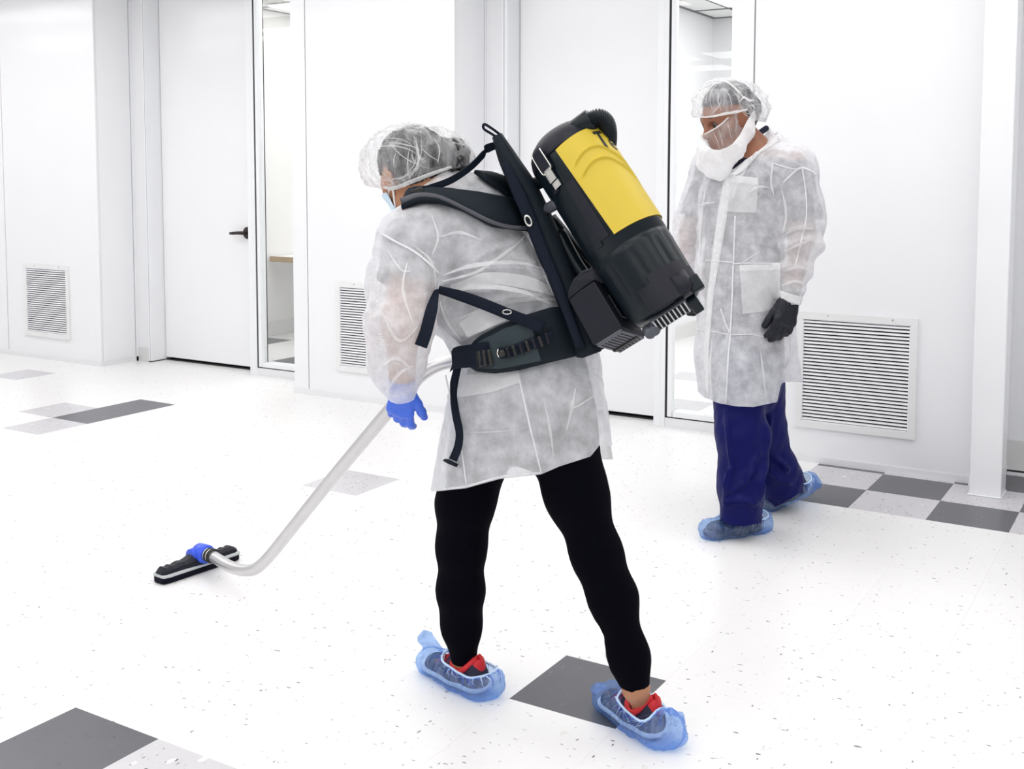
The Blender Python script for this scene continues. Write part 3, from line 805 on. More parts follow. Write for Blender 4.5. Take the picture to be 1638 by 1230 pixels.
# ================================================================== people: shared builders
def head_frame(yaw_vec, pitch, roll=0.0):
    """forward, left, up of a head facing yaw_vec (horizontal) and nodding down by pitch"""
    f0 = nrm(yaw_vec); l0 = nrm(np.cross(UP, f0))
    f = f0 * math.cos(pitch) - UP * math.sin(pitch); u = UP * math.cos(pitch) + f0 * math.sin(pitch)
    l = l0 * math.cos(roll) + u * math.sin(roll); u = np.cross(f, l)
    return f, l, u

def head_parts(c, fr, k=1.0, male=True):
    f, l, u = fr
    p = lambda a, b, e: c + k * (a * f + b * l + e * u)
    ax = (f, l, u)
    big = [ell(p(-.012, 0, .035), ax, k * np.array([.098, .076, .086])),
           ell(p(.030, 0, -.030), ax, k * np.array([.064, .062, .082])),
           cap(p(.060, .018, -.088), p(.060, -.018, -.088), k * .024),
           cap(p(.010, .046, -.065), p(.055, .016, -.092), k * .022), cap(p(.010, -.046, -.065), p(.055, -.016, -.092), k * .022),
           cap(p(.050, .036, -.022), p(.046, .050, -.016), k * .022), cap(p(.050, -.036, -.022), p(.046, -.050, -.016), k * .022)]
    brow = [cap(p(.080, .012, .024), p(.072, .042, .022), k * .011), cap(p(.080, -.012, .024), p(.072, -.042, .022), k * .011)]
    nose = [cap(p(.085, 0, .012), p(.112, 0, -.030), k * .0085, k * .0125), cap(p(.100, .010, -.036), p(.100, -.010, -.036), k * .0095)]
    mouth = [cap(p(.088, .016, -.057), p(.088, -.016, -.057), k * .0075), cap(p(.086, .014, -.067), p(.086, -.014, -.067), k * .0085)]
    lids = [ell(p(.074, s * .031, .001), ax, k * np.array([.013, .016, .0115])) for s in (1, -1)]
    ears = [ell(p(-.006, s * .080, -.008), (nrm(f - .35 * s * l), nrm(l + .35 * s * f), u), k * np.array([.020, .009, .032])) for s in (1, -1)]
    groups = [(k * .030, big + brow), (k * .012, nose), (k * .008, mouth), (k * .006, lids), (k * .006, ears)]
    subs = [(k * .012, ell(p(.091, s * .031, .002), ax, k * np.array([.014, .019, .012]))) for s in (1, -1)]
    return groups, subs, p

def hand_parts(wrist, dirv, palm_n, thumb_v, L=0.18, curl=(0.5, 0.6, 0.7, 0.8), spread=0.10, thumb=(0.7, 0.5), fat=1.0, bend_thumb=0.3):
    """palm, four fingers and a thumb; dirv along the hand, palm_n out of the palm, thumb_v toward the thumb side"""
    d = nrm(dirv); t = nrm(thumb_v - d * (thumb_v @ d)); n = nrm(np.cross(d, t)); n = n if n @ palm_n > 0 else -n
    k = L / 0.18
    P = lambda a, b, c: wrist + k * (a * d + b * t + c * n)
    w = 0.0105 * k * fat
    palm = [cap(P(0, 0, 0), P(.03, 0, 0), .025 * k * fat, .028 * k * fat, n, .62)]
    knuck = []
    for i, b in enumerate((.030, .010, -.010, -.028)):
        kn = P(.088 - .004 * abs(i - 1), b, .002); knuck.append(kn)
        palm.append(cap(P(.018, b * .55, 0), kn, .0135 * k * fat, .0118 * k * fat))
    palm.append(cap(P(.02, .022, .006), P(.055, .030, .012), .015 * k * fat, .012 * k * fat))
    groups = [(.016 * k, palm)]
    lens = [(.040, .024, .020), (.044, .028, .021), (.041, .026, .020), (.032, .019, .018)]
    for i, kn in enumerate(knuck):
        a = curl[i]; dd = nrm(d + t * spread * (1.5 - i)); q = kn; ang = a * .55; ps = []; r = w * (1.0, 1.03, .98, .88)[i]
        for j, sg in enumerate(lens[i]):
            ang2 = ang + a * (0, .75, 1.25)[j]
            v = dd * math.cos(ang2) + n * math.sin(ang2)
            q2 = q + k * sg * v; ps.append(cap(q, q2, r * (1 - .08 * j), r * (1 - .08 * (j + 1)))); q = q2
        groups.append((.004 * k, ps))
    q = P(.022, .026, .008); ps = []
    tv = nrm(d * (1 - thumb[0]) + t * thumb[0] + n * thumb[1] * .6)
    for j, sg in enumerate((.040, .032, .026)):
        q2 = q + k * sg * tv; ps.append(cap(q, q2, (.0145, .0118, .0105)[j] * k * fat, (.0118, .0105, .009)[j] * k * fat)); q = q2
        tv = nrm(tv + d * bend_thumb * .6 + n * bend_thumb * .5)
    groups.append((.010 * k, ps))
    return groups

def shoe_frame(heel, toe):
    a = np.array(toe) - np.array(heel); L = np.linalg.norm(a); f = a / L
    l = nrm(np.cross(UP, f)); u = np.cross(f, l); return f, l, u, L

def shoe_groups(heel, toe, hgt=0.075, w=1.0):
    f, l, u, L = shoe_frame(heel, toe); P = lambda a, b, c: np.asarray(heel) + a * L * f + b * l * w + c * u
    sole = [cap(P(.13, 0, .020), P(.45, .003, .017), .036 * w, .034 * w, u, .55), cap(P(.45, .003, .017), P(.84, -.004, .019), .034 * w, .040 * w, u, .42)]
    upper = [cap(P(.13, 0, .038), P(.42, 0, .036), .034 * w, .036 * w, u, .92), cap(P(.40, 0, .038), P(.80, -.003, .030), .036 * w, .036 * w, u, .74),
             cap(P(.12, 0, .040), P(.12, 0, hgt * .72), .030 * w, .026 * w), cap(P(.42, 0, .05), P(.45, 0, hgt * .70), .028 * w, .018 * w)]
    return sole, upper, P

def loop_of(V, Q, centre, axis, ref):
    """points of the open edge of a sheet nearest to centre, in order round axis"""
    from collections import Counter
    e = Counter()
    for q in Q:
        for i in range(4):
            a, b = int(q[i]), int(q[(i + 1) % 4])
            if a != b: e[(min(a, b), max(a, b))] += 1
    ids = sorted({i for k_, c_ in e.items() if c_ == 1 for i in k_})
    pts = V[ids]; x = nrm(ref - axis * (ref @ axis)); y = np.cross(axis, x)
    r = pts - centre; ang = np.arctan2(r @ y, r @ x); out = []
    n = 40
    for k_ in range(n):
        a0 = -math.pi + 2 * math.pi * k_ / n
        m_ = np.abs((ang - a0 + math.pi) % (2 * math.pi) - math.pi) < math.pi / n * 1.3
        if m_.any(): out.append(pts[m_].mean(0))
    return out

def shoe_and_cover(person, heel, toe, ankle, kind, label_cover=None, tuft=None, w=1.0, hgt=0.098, heel_bag=0.0, rim_drop=0.0, tilt=0.10, seed=0, n_pleat=26, tuft_r=.022):
    f, l, u, L = shoe_frame(heel, toe)
    sole, upper, P = shoe_groups(heel, toe, hgt, w)
    cols = ('shoe_white', 'shoe_dark', 'shoe_red') if kind == 'sport' else ('shoe_black',) * 3
    V, Q = grow([(.012, sole)], .005); s0 = sheet_from('sole', V, Q, cols[0], None)
    V, Q = grow([(.022, upper)], .0045, subtract=[(.008, cap(P(.24, 0, .080), P(.29, 0, hgt * 1.9), .030 * w, .05 * w))])
    N = normals(V, Q)
    sh = sheet_from('upper', V, Q, cols[1], None)
    shoe = bpy.data.objects.new('shoe', None); COL.objects.link(shoe); shoe.parent = person
    s0.parent = shoe; sh.parent = shoe
    if kind == 'sport':
        # red collar: a padded ring round the opening, high at the heel
        ring = []
        for k_ in range(25):
            a = 2 * math.pi * k_ / 24
            ca, sa = math.cos(a), math.sin(a)
            ring.append(P(.265 - .175 * ca, .0375 * sa * w, .057 + (hgt - .062) * max(ca, 0) ** 2 + .018 * max(-ca, 0) ** 2))
        MB().tube(ring, .0078, 10).obj('collar', cols[2], shoe, True)
        MB().tube(spline([P(.085, 0, hgt * .97), P(.045, 0, hgt * 1.06), P(.025, 0, hgt * .88), P(.045, 0, hgt * .62)], 5), .0038, 8).obj('heel_loop', cols[2], shoe, True)
        V2, Q2 = grow([(.012, [cap(P(.10, 0, .045), P(.095, 0, hgt * .80), .027 * w, .020 * w)])], .004, subtract=[(.004, cap(P(.22, 0, .050), P(.25, 0, hgt * 1.9), .031 * w, .05 * w))], inflate=.0015)
        sheet_from('heel_counter', V2, Q2, cols[2], shoe)
        for i in range(4):
            a = .47 + .07 * i
            MB().tube([P(a, .026, .062 - i * .005), P(a + .01, .008, .078 - i * .007), P(a + .02, -.010, .077 - i * .007), P(a + .01, -.027, .060 - i * .005)], .0035, 8).obj('lace', cols[2], shoe, True)
    # the film overshoe: a loose bag with pleats under an elastic rim
    bag = [cap(P(.10 - heel_bag, 0, .034), P(.45, 0, .034), .052 * w + heel_bag * .04, .050 * w, u, .80), cap(P(.45, 0, .034), P(.86, -.004, .030), .050 * w, .051 * w, u, .70),
           cap(P(.16, 0, .045), P(.20, 0, hgt * .9), .041 * w, .034 * w), cap(P(.36, 0, .045), P(.40, 0, hgt * .9), .041 * w, .032 * w)]
    g = [(.03, bag)]
    if tuft:
        for (a0, a1, r0, r1, nn) in tuft: g.append((.02, [cap(a0, a1, r0, r1, nn, .28)]))
    V, Q = grow(g, .0042, kg=.02); V = relax(V, Q, 2)
    N = normals(V, Q)
    oc = P(.25, 0, hgt * .9)
    r = V - oc; ang = np.arctan2(r @ l, r @ f); hor = np.hypot(r @ l, r @ f); zz = (V - np.asarray(heel)) @ u
    pl = np.sin(ang * n_pleat + 3.0 * vnoise(V, 18, seed)) * np.clip((zz - .012) / .05, 0, 1)
    nearrim = np.clip(1 - np.linalg.norm(V - oc, axis=1) / .13, 0, 1)
    V = V + N * (.0012 * pl + .007 * pl * nearrim + .0045 * ridge_noise(V, 26, seed + 3) + .003 * vnoise(V, 34, seed + 5))[:, None]
    V[:, 2] = np.maximum(V[:, 2], 0.0015)
    # opening: a tilted plane round the ankle
    q = V - P(.27, 0, .064 - rim_drop)
    gcut = -(q @ u) + tilt * (q @ f) + .016 * np.clip(np.hypot(q @ l, (q @ f) - .0) - .075, 0, 1) * 50
    if tuft:
        for (a0, a1, r0, r1, nn) in tuft:
            mid = (np.asarray(a0) + a1) / 2; rr = np.linalg.norm(np.asarray(a1) - a0) * .62 + max(r0, r1)
            near_leg = np.linalg.norm(V - oc, axis=1) < .05
            gcut = np.where((np.linalg.norm(V - mid, axis=1) < rr) & ~near_leg, np.maximum(gcut, .02), gcut)
    V, Q = cut(V, Q, gcut)
    cov = sheet_from('shoe_cover', V, Q, 'bootie', person)
    lp = loop_of(V, Q, P(.27, 0, .065), u, f)
    if len(lp) > 8:
        lp = [(lp[i - 1] + 2 * lp[i] + lp[(i + 1) % len(lp)]) / 4 for i in range(len(lp))]
        MB().tube(lp + [lp[0]], .0032, 8, caps=False).obj('elastic_rim', 'rim', cov, True)
        tb = bvh(V, Q); rnd = random.Random(seed); ctr = sum(lp) / len(lp)
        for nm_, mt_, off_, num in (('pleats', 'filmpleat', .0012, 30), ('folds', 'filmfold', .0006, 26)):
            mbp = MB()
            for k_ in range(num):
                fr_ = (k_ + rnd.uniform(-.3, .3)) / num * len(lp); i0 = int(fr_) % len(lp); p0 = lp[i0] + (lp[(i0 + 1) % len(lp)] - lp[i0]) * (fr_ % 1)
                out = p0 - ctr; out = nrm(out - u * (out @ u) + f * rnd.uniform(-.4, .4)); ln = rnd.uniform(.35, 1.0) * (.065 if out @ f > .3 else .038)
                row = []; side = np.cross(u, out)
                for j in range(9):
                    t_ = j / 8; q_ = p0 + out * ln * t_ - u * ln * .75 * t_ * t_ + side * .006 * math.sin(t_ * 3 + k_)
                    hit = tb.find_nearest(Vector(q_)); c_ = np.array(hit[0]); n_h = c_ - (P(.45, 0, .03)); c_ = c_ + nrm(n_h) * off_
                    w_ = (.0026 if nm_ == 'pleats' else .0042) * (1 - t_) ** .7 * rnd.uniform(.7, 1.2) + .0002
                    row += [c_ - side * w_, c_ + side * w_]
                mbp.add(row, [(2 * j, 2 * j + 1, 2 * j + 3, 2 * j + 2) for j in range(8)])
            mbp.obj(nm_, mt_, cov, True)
    return shoe, cov

# ================================================================== the bending worker (vacuuming)
wk = empty('person', 'bending person in white gown, black leggings and blue shoe covers, wearing the backpack vacuum', 'person')
wk_face = nrm(-0.80 * RX + 0.60 * FD)
# joints
W_neck = W(712, 318, 2.74); W_head = W(660, 281, 2.76)
W_shL, W_shR = W(667, 392, 2.60), W(782, 332, 2.86)
W_elL, W_wrL = W(643, 515, 2.54), W(643, 618, 2.60)
W_elR, W_wrR = W(790, 475, 3.02), W(800, 572, 2.96)
W_hipL, W_hipR = W(885, 668, 2.66), W(792, 672, 2.80)
W_pel = W(846, 620, 2.74)
kneeA, ankA = W(738, 875, 2.84), W(742, 1050, 2.90)      # leading leg
kneeB, ankB = W(955, 888, 2.66), W(1017, 1100, 2.64)      # trailing leg
heelA, toeA = floor_pt(772, 1112), floor_pt(682, 1070)
heelB, toeB = floor_pt(1052, 1185), floor_pt(965, 1128)
fW = head_frame(-0.62 * RX + 0.78 * FD, math.radians(32))
hg, hs, HP = head_parts(W_head, fW, 0.90, False)
torso = [cap(W(848, 640, 2.74), W(843, 560, 2.74), .155, .125, wk_face, .80), cap(W(843, 560, 2.74), W(765, 440, 2.73), .122, .140, nrm(wk_face - .3 * UP), .80),
         cap(W(765, 440, 2.73), W(735, 372, 2.73), .140, .115), cap(W_shL, W_shR, .072, .072)]
legsW = [(.05, [cap(W(890, 665, 2.68), W(922, 790, 2.67), .094, .064), cap(W(922, 790, 2.67), kneeB, .064, .049), cap(kneeB, W(980, 955, 2.655), .048, .046), cap(W(980, 955, 2.655), W(1006, 1050, 2.645), .045, .036), cap(W(1006, 1050, 2.645), ankB, .035, .029)]),
         (.05, [cap(W(785, 665, 2.79), W(744, 805, 2.82), .090, .062), cap(W(744, 805, 2.82), kneeA, .060, .051), cap(kneeA, W(737, 945, 2.865), .050, .049), cap(W(737, 945, 2.865), W(738, 1000, 2.885), .047, .039), cap(W(738, 1000, 2.885), ankA, .038, .030)])]
armsW = [(.03, [cap(W_shL, W_elL, .056, .044), cap(W_elL, W_wrL, .042, .028)]), (.03, [cap(W_shR, W_elR, .056, .044), cap(W_elR, W_wrR, .042, .028)])]
handLW = hand_parts(W_wrL, W(636, 690, 2.65) - W_wrL, .35 * RX + .6 * FD, W(700, 632, 2.57) - W(640, 640, 2.60), L=.150, curl=(.55, .7, .8, .9), spread=.02, thumb=(.36, .25), bend_thumb=.5)
handRW = hand_parts(W_wrR, W(765, 580, 2.93) - W_wrR, -UP, -FD, L=.165, curl=(1.5, 1.5, 1.5, 1.5), spread=.03, thumb=(.5, 1.0))
def foot(ank, heel, toe, r0, r1):
    f = nrm(toe - heel); L = np.linalg.norm(toe - heel)
    return (.02, [cap(ank, heel + f * L * .27 + UP * .060, r0, r1), cap(heel + f * L * .22 + UP * .045, toe + UP * .035 - f * L * .25, r1 * .9, r1 * .8)])
feetW = [foot(ankA, heelA, toeA, .029, .024), foot(ankB, heelB, toeB, .029, .024)]
body_groups = [(.06, torso + [cap(W_neck, W_head - .05 * fW[2] - .03 * fW[0], .055, .050)])] + legsW + armsW + feetW
V, Q = grow(body_groups + hg, .0042, kg=.022, subtract=hs)
sheet_from('body', V, Q, 'skin_w', wk)
# eyes
def eyes(p, fr, k, person, down=0.0):
    for s in (1, -1):
        c = p(.0765, s * .031, .0)
        o = MB(); bm = bmesh.new(); bmesh.ops.create_uvsphere(bm, u_segments=14, v_segments=10, radius=.0108 * k)
        me = bpy.data.meshes.new('eye'); bm.to_mesh(me); bm.free(); me.materials.append(MT['eye'])
        me.polygons.foreach_set('use_smooth', [True] * len(me.polygons))
        e = link('eye', me, person); e.location = c
        ic = c + k * (.0098 * fr[0] - down * .005 * fr[2])
        ax = nrm(fr[0] - down * .5 * fr[2])
        MB().tube([ic - ax * .001, ic + ax * .0012, ic + ax * .0016], [.0058 * k, .005 * k, .0005], 14).obj('iris', 'iris', e, True).matrix_parent_inverse = Matrix.Translation(Vector(c)).inverted()
        MB().tube(spline([p(.0865, s * .0185, .005), p(.0905, s * .030, .0075 - down * .004), p(.083, s * .045, .003)], 5), [.0012] + [.0022] * 9 + [.001], 6).obj('lashes', 'hair', person, True)
        MB().tube(spline([p(.0905, s * .012, .024), p(.0895, s * .028, .030), p(.0775, s * .047, .024)], 5), [.003] + [.0042] * 9 + [.002], 8).obj('eyebrow', 'hair', person, True)
eyes(HP, fW, .90, wk, .6)
# hair with a loose knot at the back
def hp(*a): return HP(*a)
ax = fW
hairg = [(.03, [ell(HP(-.018, 0, .042), ax, np.array([.091, .078, .078])), ell(HP(-.05, 0, .0), ax, np.array([.066, .072, .07]))]),
         (.02, [ell(W(722, 250, 2.72), ax, np.array([.046, .044, .042]))])]
V, Q = grow(hairg, .005, kg=.03); N = normals(V, Q)
V = V + N * (.006 * ridge_noise(V * np.array([1, 1, 1]), 70, 2))[:, None]
r = (V - W_head); gl = np.maximum((r @ fW[2]) - .034 + 1.2 * np.clip(-(r @ fW[0]) - .0, 0, 1), (-.02 - (r @ fW[0])))
V, Q = cut(V, Q, gl)
hair = sheet_from('hair', V, Q, 'hair', wk)
rnd = random.Random(5)
for i in range(9):
    c0 = W(735 + rnd.uniform(-12, 8), 250 + rnd.uniform(-20, 22), 2.70 + rnd.uniform(-.03, .03)); rr = rnd.uniform(.008, .014); t0 = rnd.uniform(0, 6)
    a_, b_ = nrm(fW[0] * rnd.uniform(-1, 1) + fW[2]), nrm(fW[0] + .3 * fW[1] * rnd.uniform(-1, 1))
    MB().tube([c0 + rr * (math.cos(t0 + .5 * k_) * a_ + math.sin(t0 + .5 * k_) * b_) * (1 + .04 * k_) for k_ in range(14)], .0028, 6).obj('curl', 'hair', hair, True)
# shirt and leggings
V, Q = grow([(.06, torso + [cap(W(845, 640, 2.74), W(842, 690, 2.75), .160, .172, wk_face, .85)])] + [(.03, [cap(W_shL, W(650, 450, 2.57), .060, .062)]), (.03, [cap(W_shR, W(757, 405, 2.94), .060, .062)])], .007, kg=.03, inflate=.008)
n1 = nrm(W(690, 455, 2.57) - W(668, 392, 2.60))
gs = (W(846, 715, 2.75) - V) @ (-UP) * 1.0
gs = np.minimum((V - W(846, 708, 2.75)) @ UP, (W(702, 312, 2.74) - V) @ nrm(W_head - W(735, 372, 2.73)))
x, y, d = PX(V)
arm_end = (V - W(645, 452, 2.57)) @ nrm(W_shL - W_elL); inarm = (np.linalg.norm(V - (W_shL + np.clip((V - W_shL) @ nrm(W_elL - W_shL), 0, .4)[:, None] * nrm(W_elL - W_shL)), axis=1) < .085) & (x < 705)
gs = np.where(inarm, np.minimum(gs, arm_end), gs)
V, Q = cut(V, Q, gs); sheet_from('shirt', V, Q, 'shirt_w', wk)
V, Q = grow([(.05, [cap(W(846, 640, 2.74), W(843, 600, 2.74), .160, .150, wk_face, .82)])] + legsW, .006, kg=.05, inflate=.005)
N = normals(V, Q); x, y, d = PX(V)
low = np.clip((y - 860) / 200, 0, 1)
V = V + N * (.0022 * np.sin(y * .30 + 3 * vnoise(V, 9, 4)) * low * (vnoise(V, 12, 9) > .2) * .25 + .0008 * vnoise(V, 22, 8))[:, None]
gA = (V - W(741, 1056, 2.90)) @ nrm(kneeA - ankA); gB = (V - W(1017, 1102, 2.64)) @ nrm(kneeB - ankB + .15 * RX)
V, Q = cut(V, Q, np.where(x < 850, gA, gB)); sheet_from('leggings', V, Q, 'legging', wk)
# gown: torso, skirt and sleeves in one sheet
t_ax = nrm(W(735, 372, 2.73) - W(845, 560, 2.74))
gW_body = [cap(W(850, 572, 2.735), W(846, 700, 2.74), .160, .196, FD, .80), cap(W(846, 700, 2.74), W(847, 800, 2.745), .202, .234, FD, .80),
           cap(W(850, 572, 2.735), W(800, 478, 2.73), .160, .156, FD, .86), cap(W(800, 478, 2.73), W(752, 392, 2.73), .166, .140, FD, .95),
           cap(W(735, 372, 2.72), W(718, 330, 2.735), .125, .085), cap(W(668, 392, 2.62), W(790, 338, 2.85), .083, .083)]
gW_armL = [cap(W(672, 396, 2.615), W(648, 450, 2.57), .084, .081), cap(W(648, 450, 2.57), W(641, 520, 2.54), .081, .079), cap(W(641, 520, 2.54), W(633, 585, 2.57), .076, .060), cap(W(633, 585, 2.57), W(642, 640, 2.60), .058, .026)]
gW_armR = [cap(W(788, 345, 2.86), W_elR, .080, .075), cap(W_elR, W_wrR, .072, .040)]
def fatter(prims, r):
    return [(q[0], q[1], q[2], q[3] + r, q[4] + r, q[5], q[6]) for q in prims]
under = fatter(torso + [cap(W(845, 640, 2.74), W(842, 690, 2.75), .160, .172, wk_face, .85)], .020)
thighs = fatter([cap(W(890, 655, 2.68), W(922, 790, 2.67), .094, .066), cap(W(785, 660, 2.79), W(750, 790, 2.82), .090, .066)], .022)
gW = [(.04, gW_body + under[:4] + under[4:]), (.03, thighs), (.03, gW_armL), (.03, gW_armR)]
V, Q = grow(gW, .0065, kg=.03); V = relax(V, Q, 2)
N = normals(V, Q); x, y, d = PX(V)
sk = np.clip((y - 600) / 150, 0, 1)
ang = np.arctan2((V - W(846, 640, 2.74)) @ FD, (V - W(846, 640, 2.74)) @ RX)
disp = sk * (.010 * np.sin(ang * 7 + 1.5 * vnoise(V, 3, 3)) + .007 * vnoise(V, 7, 6)) + (1 - sk) * (.006 * ridge_noise(V, 11, 1) + .004 * vnoise(V, 20, 2))
V = V + N * disp[:, None]; N = normals(V, Q)
V = folds(V, N, [([(705, 440), (760, 428), (830, 430), (890, 445)], 5, .010), ([(700, 455), (760, 440), (800, 455)], 4, .007), ([(715, 470), (800, 462), (870, 480)], 5, .009), ([(735, 505), (800, 480), (880, 470)], 4, .007),
                 ([(735, 540), (790, 520), (850, 505)], 5, .008), ([(750, 420), (790, 400), (845, 378)], 4, .006), ([(700, 470), (718, 520), (742, 545)], 4, .006), ([(655, 420), (648, 470), (665, 520)], 5, .006), ([(610, 500), (640, 545), (668, 520)], 5, .006), ([(605, 590), (635, 575), (662, 600)], 4, .006), ([(620, 620), (645, 590)], 3, .005),
                 ([(830, 600), (850, 680), (868, 760)], 3.2, .006), ([(712, 610), (735, 690), (748, 780)], 3.2, .006), ([(735, 695), (800, 685), (862, 680)], 2.6, .004), ([(905, 655), (950, 630)], 3, .004), ([(952, 600), (962, 660), (966, 720)], 3, .006)])
x, y, d = PX(V)
hem = interp_line(x, [(680, 788), (697, 786), (745, 781), (800, 766), (865, 759), (895, 746), (945, 730), (963, 707), (972, 713), (988, 712), (1010, 712)])
front = (V - W(842, 700, 2.745)) @ FD < .05
g_hem = np.where(front, hem, np.maximum(hem, 735)) - y
g_neck = (W(694, 300, 2.74) - V) @ nrm(W_head - W(745, 380, 2.73))
isarm = np.linalg.norm(V - W_wrL, axis=1) < .16
g_cuff = (V - W(641, 634, 2.60)) @ nrm(W_elL - W_wrL)
g = np.minimum(g_hem * .0015, np.where(y < 420, g_neck, 1.0))
g = np.where((x < 690) & (y > 500) & (d < 2.7), g_cuff, g)
g = np.where(np.linalg.norm(V - W_wrR, axis=1) < .09, np.minimum(g, (V - W_wrR) @ nrm(W_elR - W_wrR) - .005), g)
V, Q = cut(V, Q, g)
gownW = sheet_from('gown', V, Q, 'gown', wk)
treeW = bvh(V, Q)
# seams, collar, cuff, doubled cloth
strap('shoulder_seam', treeW, [(612, 374), (632, 386), (660, 401), (684, 420), (701, 437)], 3.2, 'seam', gownW, off=.001, thick=.0022)
strap('crease', treeW, [(831, 608), (850, 690), (866, 757)], 2.6, 'seam', gownW, off=.0005, thick=.0012)
strap('crease', treeW, [(727, 692), (790, 690), (850, 684)], [.6, 1.6, .6], 'gown2', gownW, off=.0005, thick=.001)
for pl, w in (([(705, 441), (760, 425), (830, 421), (880, 436)], [1, 7, 6, 1]), ([(700, 452), (760, 436), (815, 400), (838, 378)], [1, 5, 5, 1]), ([(712, 470), (770, 459), (830, 466), (880, 486)], [1, 8, 6, 1]), ([(736, 508), (790, 488), (850, 478), (890, 480)], [1, 7, 5, 1]), ([(738, 545), (780, 522), (830, 505)], [1, 8, 1]),
              ([(700, 474), (716, 515), (740, 545)], [1, 6, 1]), ([(652, 420), (645, 465), (662, 520)], [1, 5, 1]), ([(612, 500), (638, 545), (668, 522)], [1, 6, 1]), ([(606, 592), (635, 572), (662, 598)], [1, 6, 1]), ([(618, 625), (640, 596), (660, 585)], [1, 5, 1]), ([(620, 400), (640, 430), (655, 435)], [1, 4, 1]), ([(665, 395), (690, 420), (697, 470)], [1, 5, 1]),
              ([(905, 657), (930, 645), (955, 628)], [.6, 4, .6]), ([(870, 640), (880, 690), (885, 730)], [1, 5, 1]), ([(905, 690), (915, 650), (920, 620)], [1, 6, 1]), ([(700, 380), (735, 372), (770, 385)], [1, 6, 1]), ([(690, 345), (700, 380), (690, 410)], [1, 5, 1])):
    strap('crease', treeW, pl, w, 'gown2', gownW, off=.0012, thick=.001, nv=3)
strap('crease', treeW, [(713, 600), (733, 690), (747, 778)], 2.2, 'seam', gownW, off=.0005, thick=.0012)
strap('hem_fold', treeW, [(700, 783), (745, 778), (800, 763), (864, 756)], 3.2, 'seam', gownW, off=.0003, thick=.0012)
strap('back_fold', treeW, [(722, 462), (780, 445), (840, 452), (886, 468)], [14, 20, 22, 12], 'gown2', gownW, off=.002, thick=.001, nv=6)
strap('back_fold', treeW, [(742, 528), (770, 512), (800, 506)], [26, 34, 22], 'gown2', gownW, off=.002, thick=.001, nv=6)
patch('doubled_fold', treeW, [(733, 600), (790, 597), (828, 588)], [(735, 636), (790, 627), (834, 611)], 'gown2', gownW, off=.002, thick=.001, nu=14, nv=6)  # gown cloth folded double below the belt
# collar standing round the neck
cv = []
for k_ in range(13):
    a = math.radians(-150 + 300 * k_ / 12); axn = nrm(W_head - W_neck)
    bx = nrm(np.cross(axn, wk_face)); by = np.cross(bx, axn)
    cv.append((math.cos(a) * -by + math.sin(a) * bx, axn))
Vc, Fc = [], []
for i, (rv, axn) in enumerate(cv):
    b0 = W(716, 322, 2.74)
    Vc += [b0 + rv * .088 - axn * .035, b0 + rv * .075 + axn * .01, b0 + rv * .070 + axn * .045]
for i in range(len(cv) - 1):
    for j in range(2): Fc.append((3 * i + j, 3 * i + 3 + j, 3 * i + 4 + j, 3 * i + 1 + j))
mesh_obj('collar', Vc, Fc, 'gown', gownW, True)
# gloves
V, Q = grow(handLW + [(.01, [cap(W_wrL + .03 * nrm(W_elL - W_wrL), W_wrL, .031, .028)])], .0028, kg=.003, inflate=.0012); N = normals(V, Q)
V = V + N * (.0008 * ridge_noise(V, 120, 1))[:, None]
V, Q = cut(V, Q, (W_wrL + .022 * nrm(W_elL - W_wrL) - V) @ nrm(W_elL - W_wrL)); sheet_from('glove', V, Q, 'glove_b', wk)
V, Q = grow(handRW, .0035, kg=.003, inflate=.0012); sheet_from('glove', V, Q, 'glove_b', wk)
# hair net
def hairnet(c, fr, groups, lines_cut, seed, name_parent, amp=.006, h=.0055, band=None):
    V, Q = grow(groups, h, kg=.04); N = normals(V, Q)
    r = V - c; a = np.arctan2(r @ fr[1], r @ fr[0])
    e = (r @ fr[2])
    V = V + N * (amp * ridge_noise(V, 28, seed) + amp * .6 * np.sin(a * 22 + 4 * vnoise(V, 12, seed + 1)) * np.clip(1 - e / .12, 0, 1))[:, None]
    V, Q = cut(V, Q, lines_cut(V)); o = sheet_from('hair_net', V, Q, 'net', name_parent)
    return o, V, Q
def cutW(V):
    x, y, d = PX(V); yy = np.interp(x, [580, 612, 640, 660, 690, 720, 750], [296, 303, 300, 293, 282, 271, 264]); return (yy - y) * .0016
netW, V, Q = hairnet(W_head, fW, [(.05, [ell(W(658, 262, 2.76), (RX, FD, UP), np.array([.112, .114, .099])), ell(W(624, 262, 2.78), (RX, FD, UP), np.array([.060, .09, .062])), ell(W(712, 252, 2.73), (RX, FD, UP), np.array([.066, .07, .058]))])], cutW, 11, wk, .007); netW.data.materials[0] = MT['net_w']
treeN = bvh(V, Q)
strap('net_hem', treeN, [(613, 299), (628, 301), (645, 296), (662, 289), (690, 278), (722, 267)], [3, 6, 7, 7, 6, 4], 'netband', netW, off=.001, thick=.0015)
def net_pleats(tree, hem, crown, owner, n, seed, wmax):
    rnd = random.Random(seed); hem = spline([np.array(q, float) for q in hem], 6)
    for i in range(n):
        a_ = hem[int((i + rnd.random()) / n * (len(hem) - 1))]; c_ = np.array(crown, float) + np.array([rnd.uniform(-.35, .35) * (a_[0] - crown[0]) + rnd.uniform(-8, 8), rnd.uniform(-4, 14)])
        t0, t1 = rnd.uniform(0, .35), rnd.uniform(.5, 1.0); v_ = c_ - a_; s_ = np.array([-v_[1], v_[0]]) * rnd.choice((-1, 1)) * rnd.uniform(.10, .34)
        pl = [a_ + v_ * t + s_ * math.sin(math.pi * t) for t in (t0, t0 + (t1 - t0) * .35, t0 + (t1 - t0) * .7, t1)]
        strap('net_pleat', tree, pl, [.8, rnd.uniform(.5, 1) * wmax, rnd.uniform(.3, .8) * wmax, .5], 'pleat', owner, off=.0006, thick=.001, nv=3)
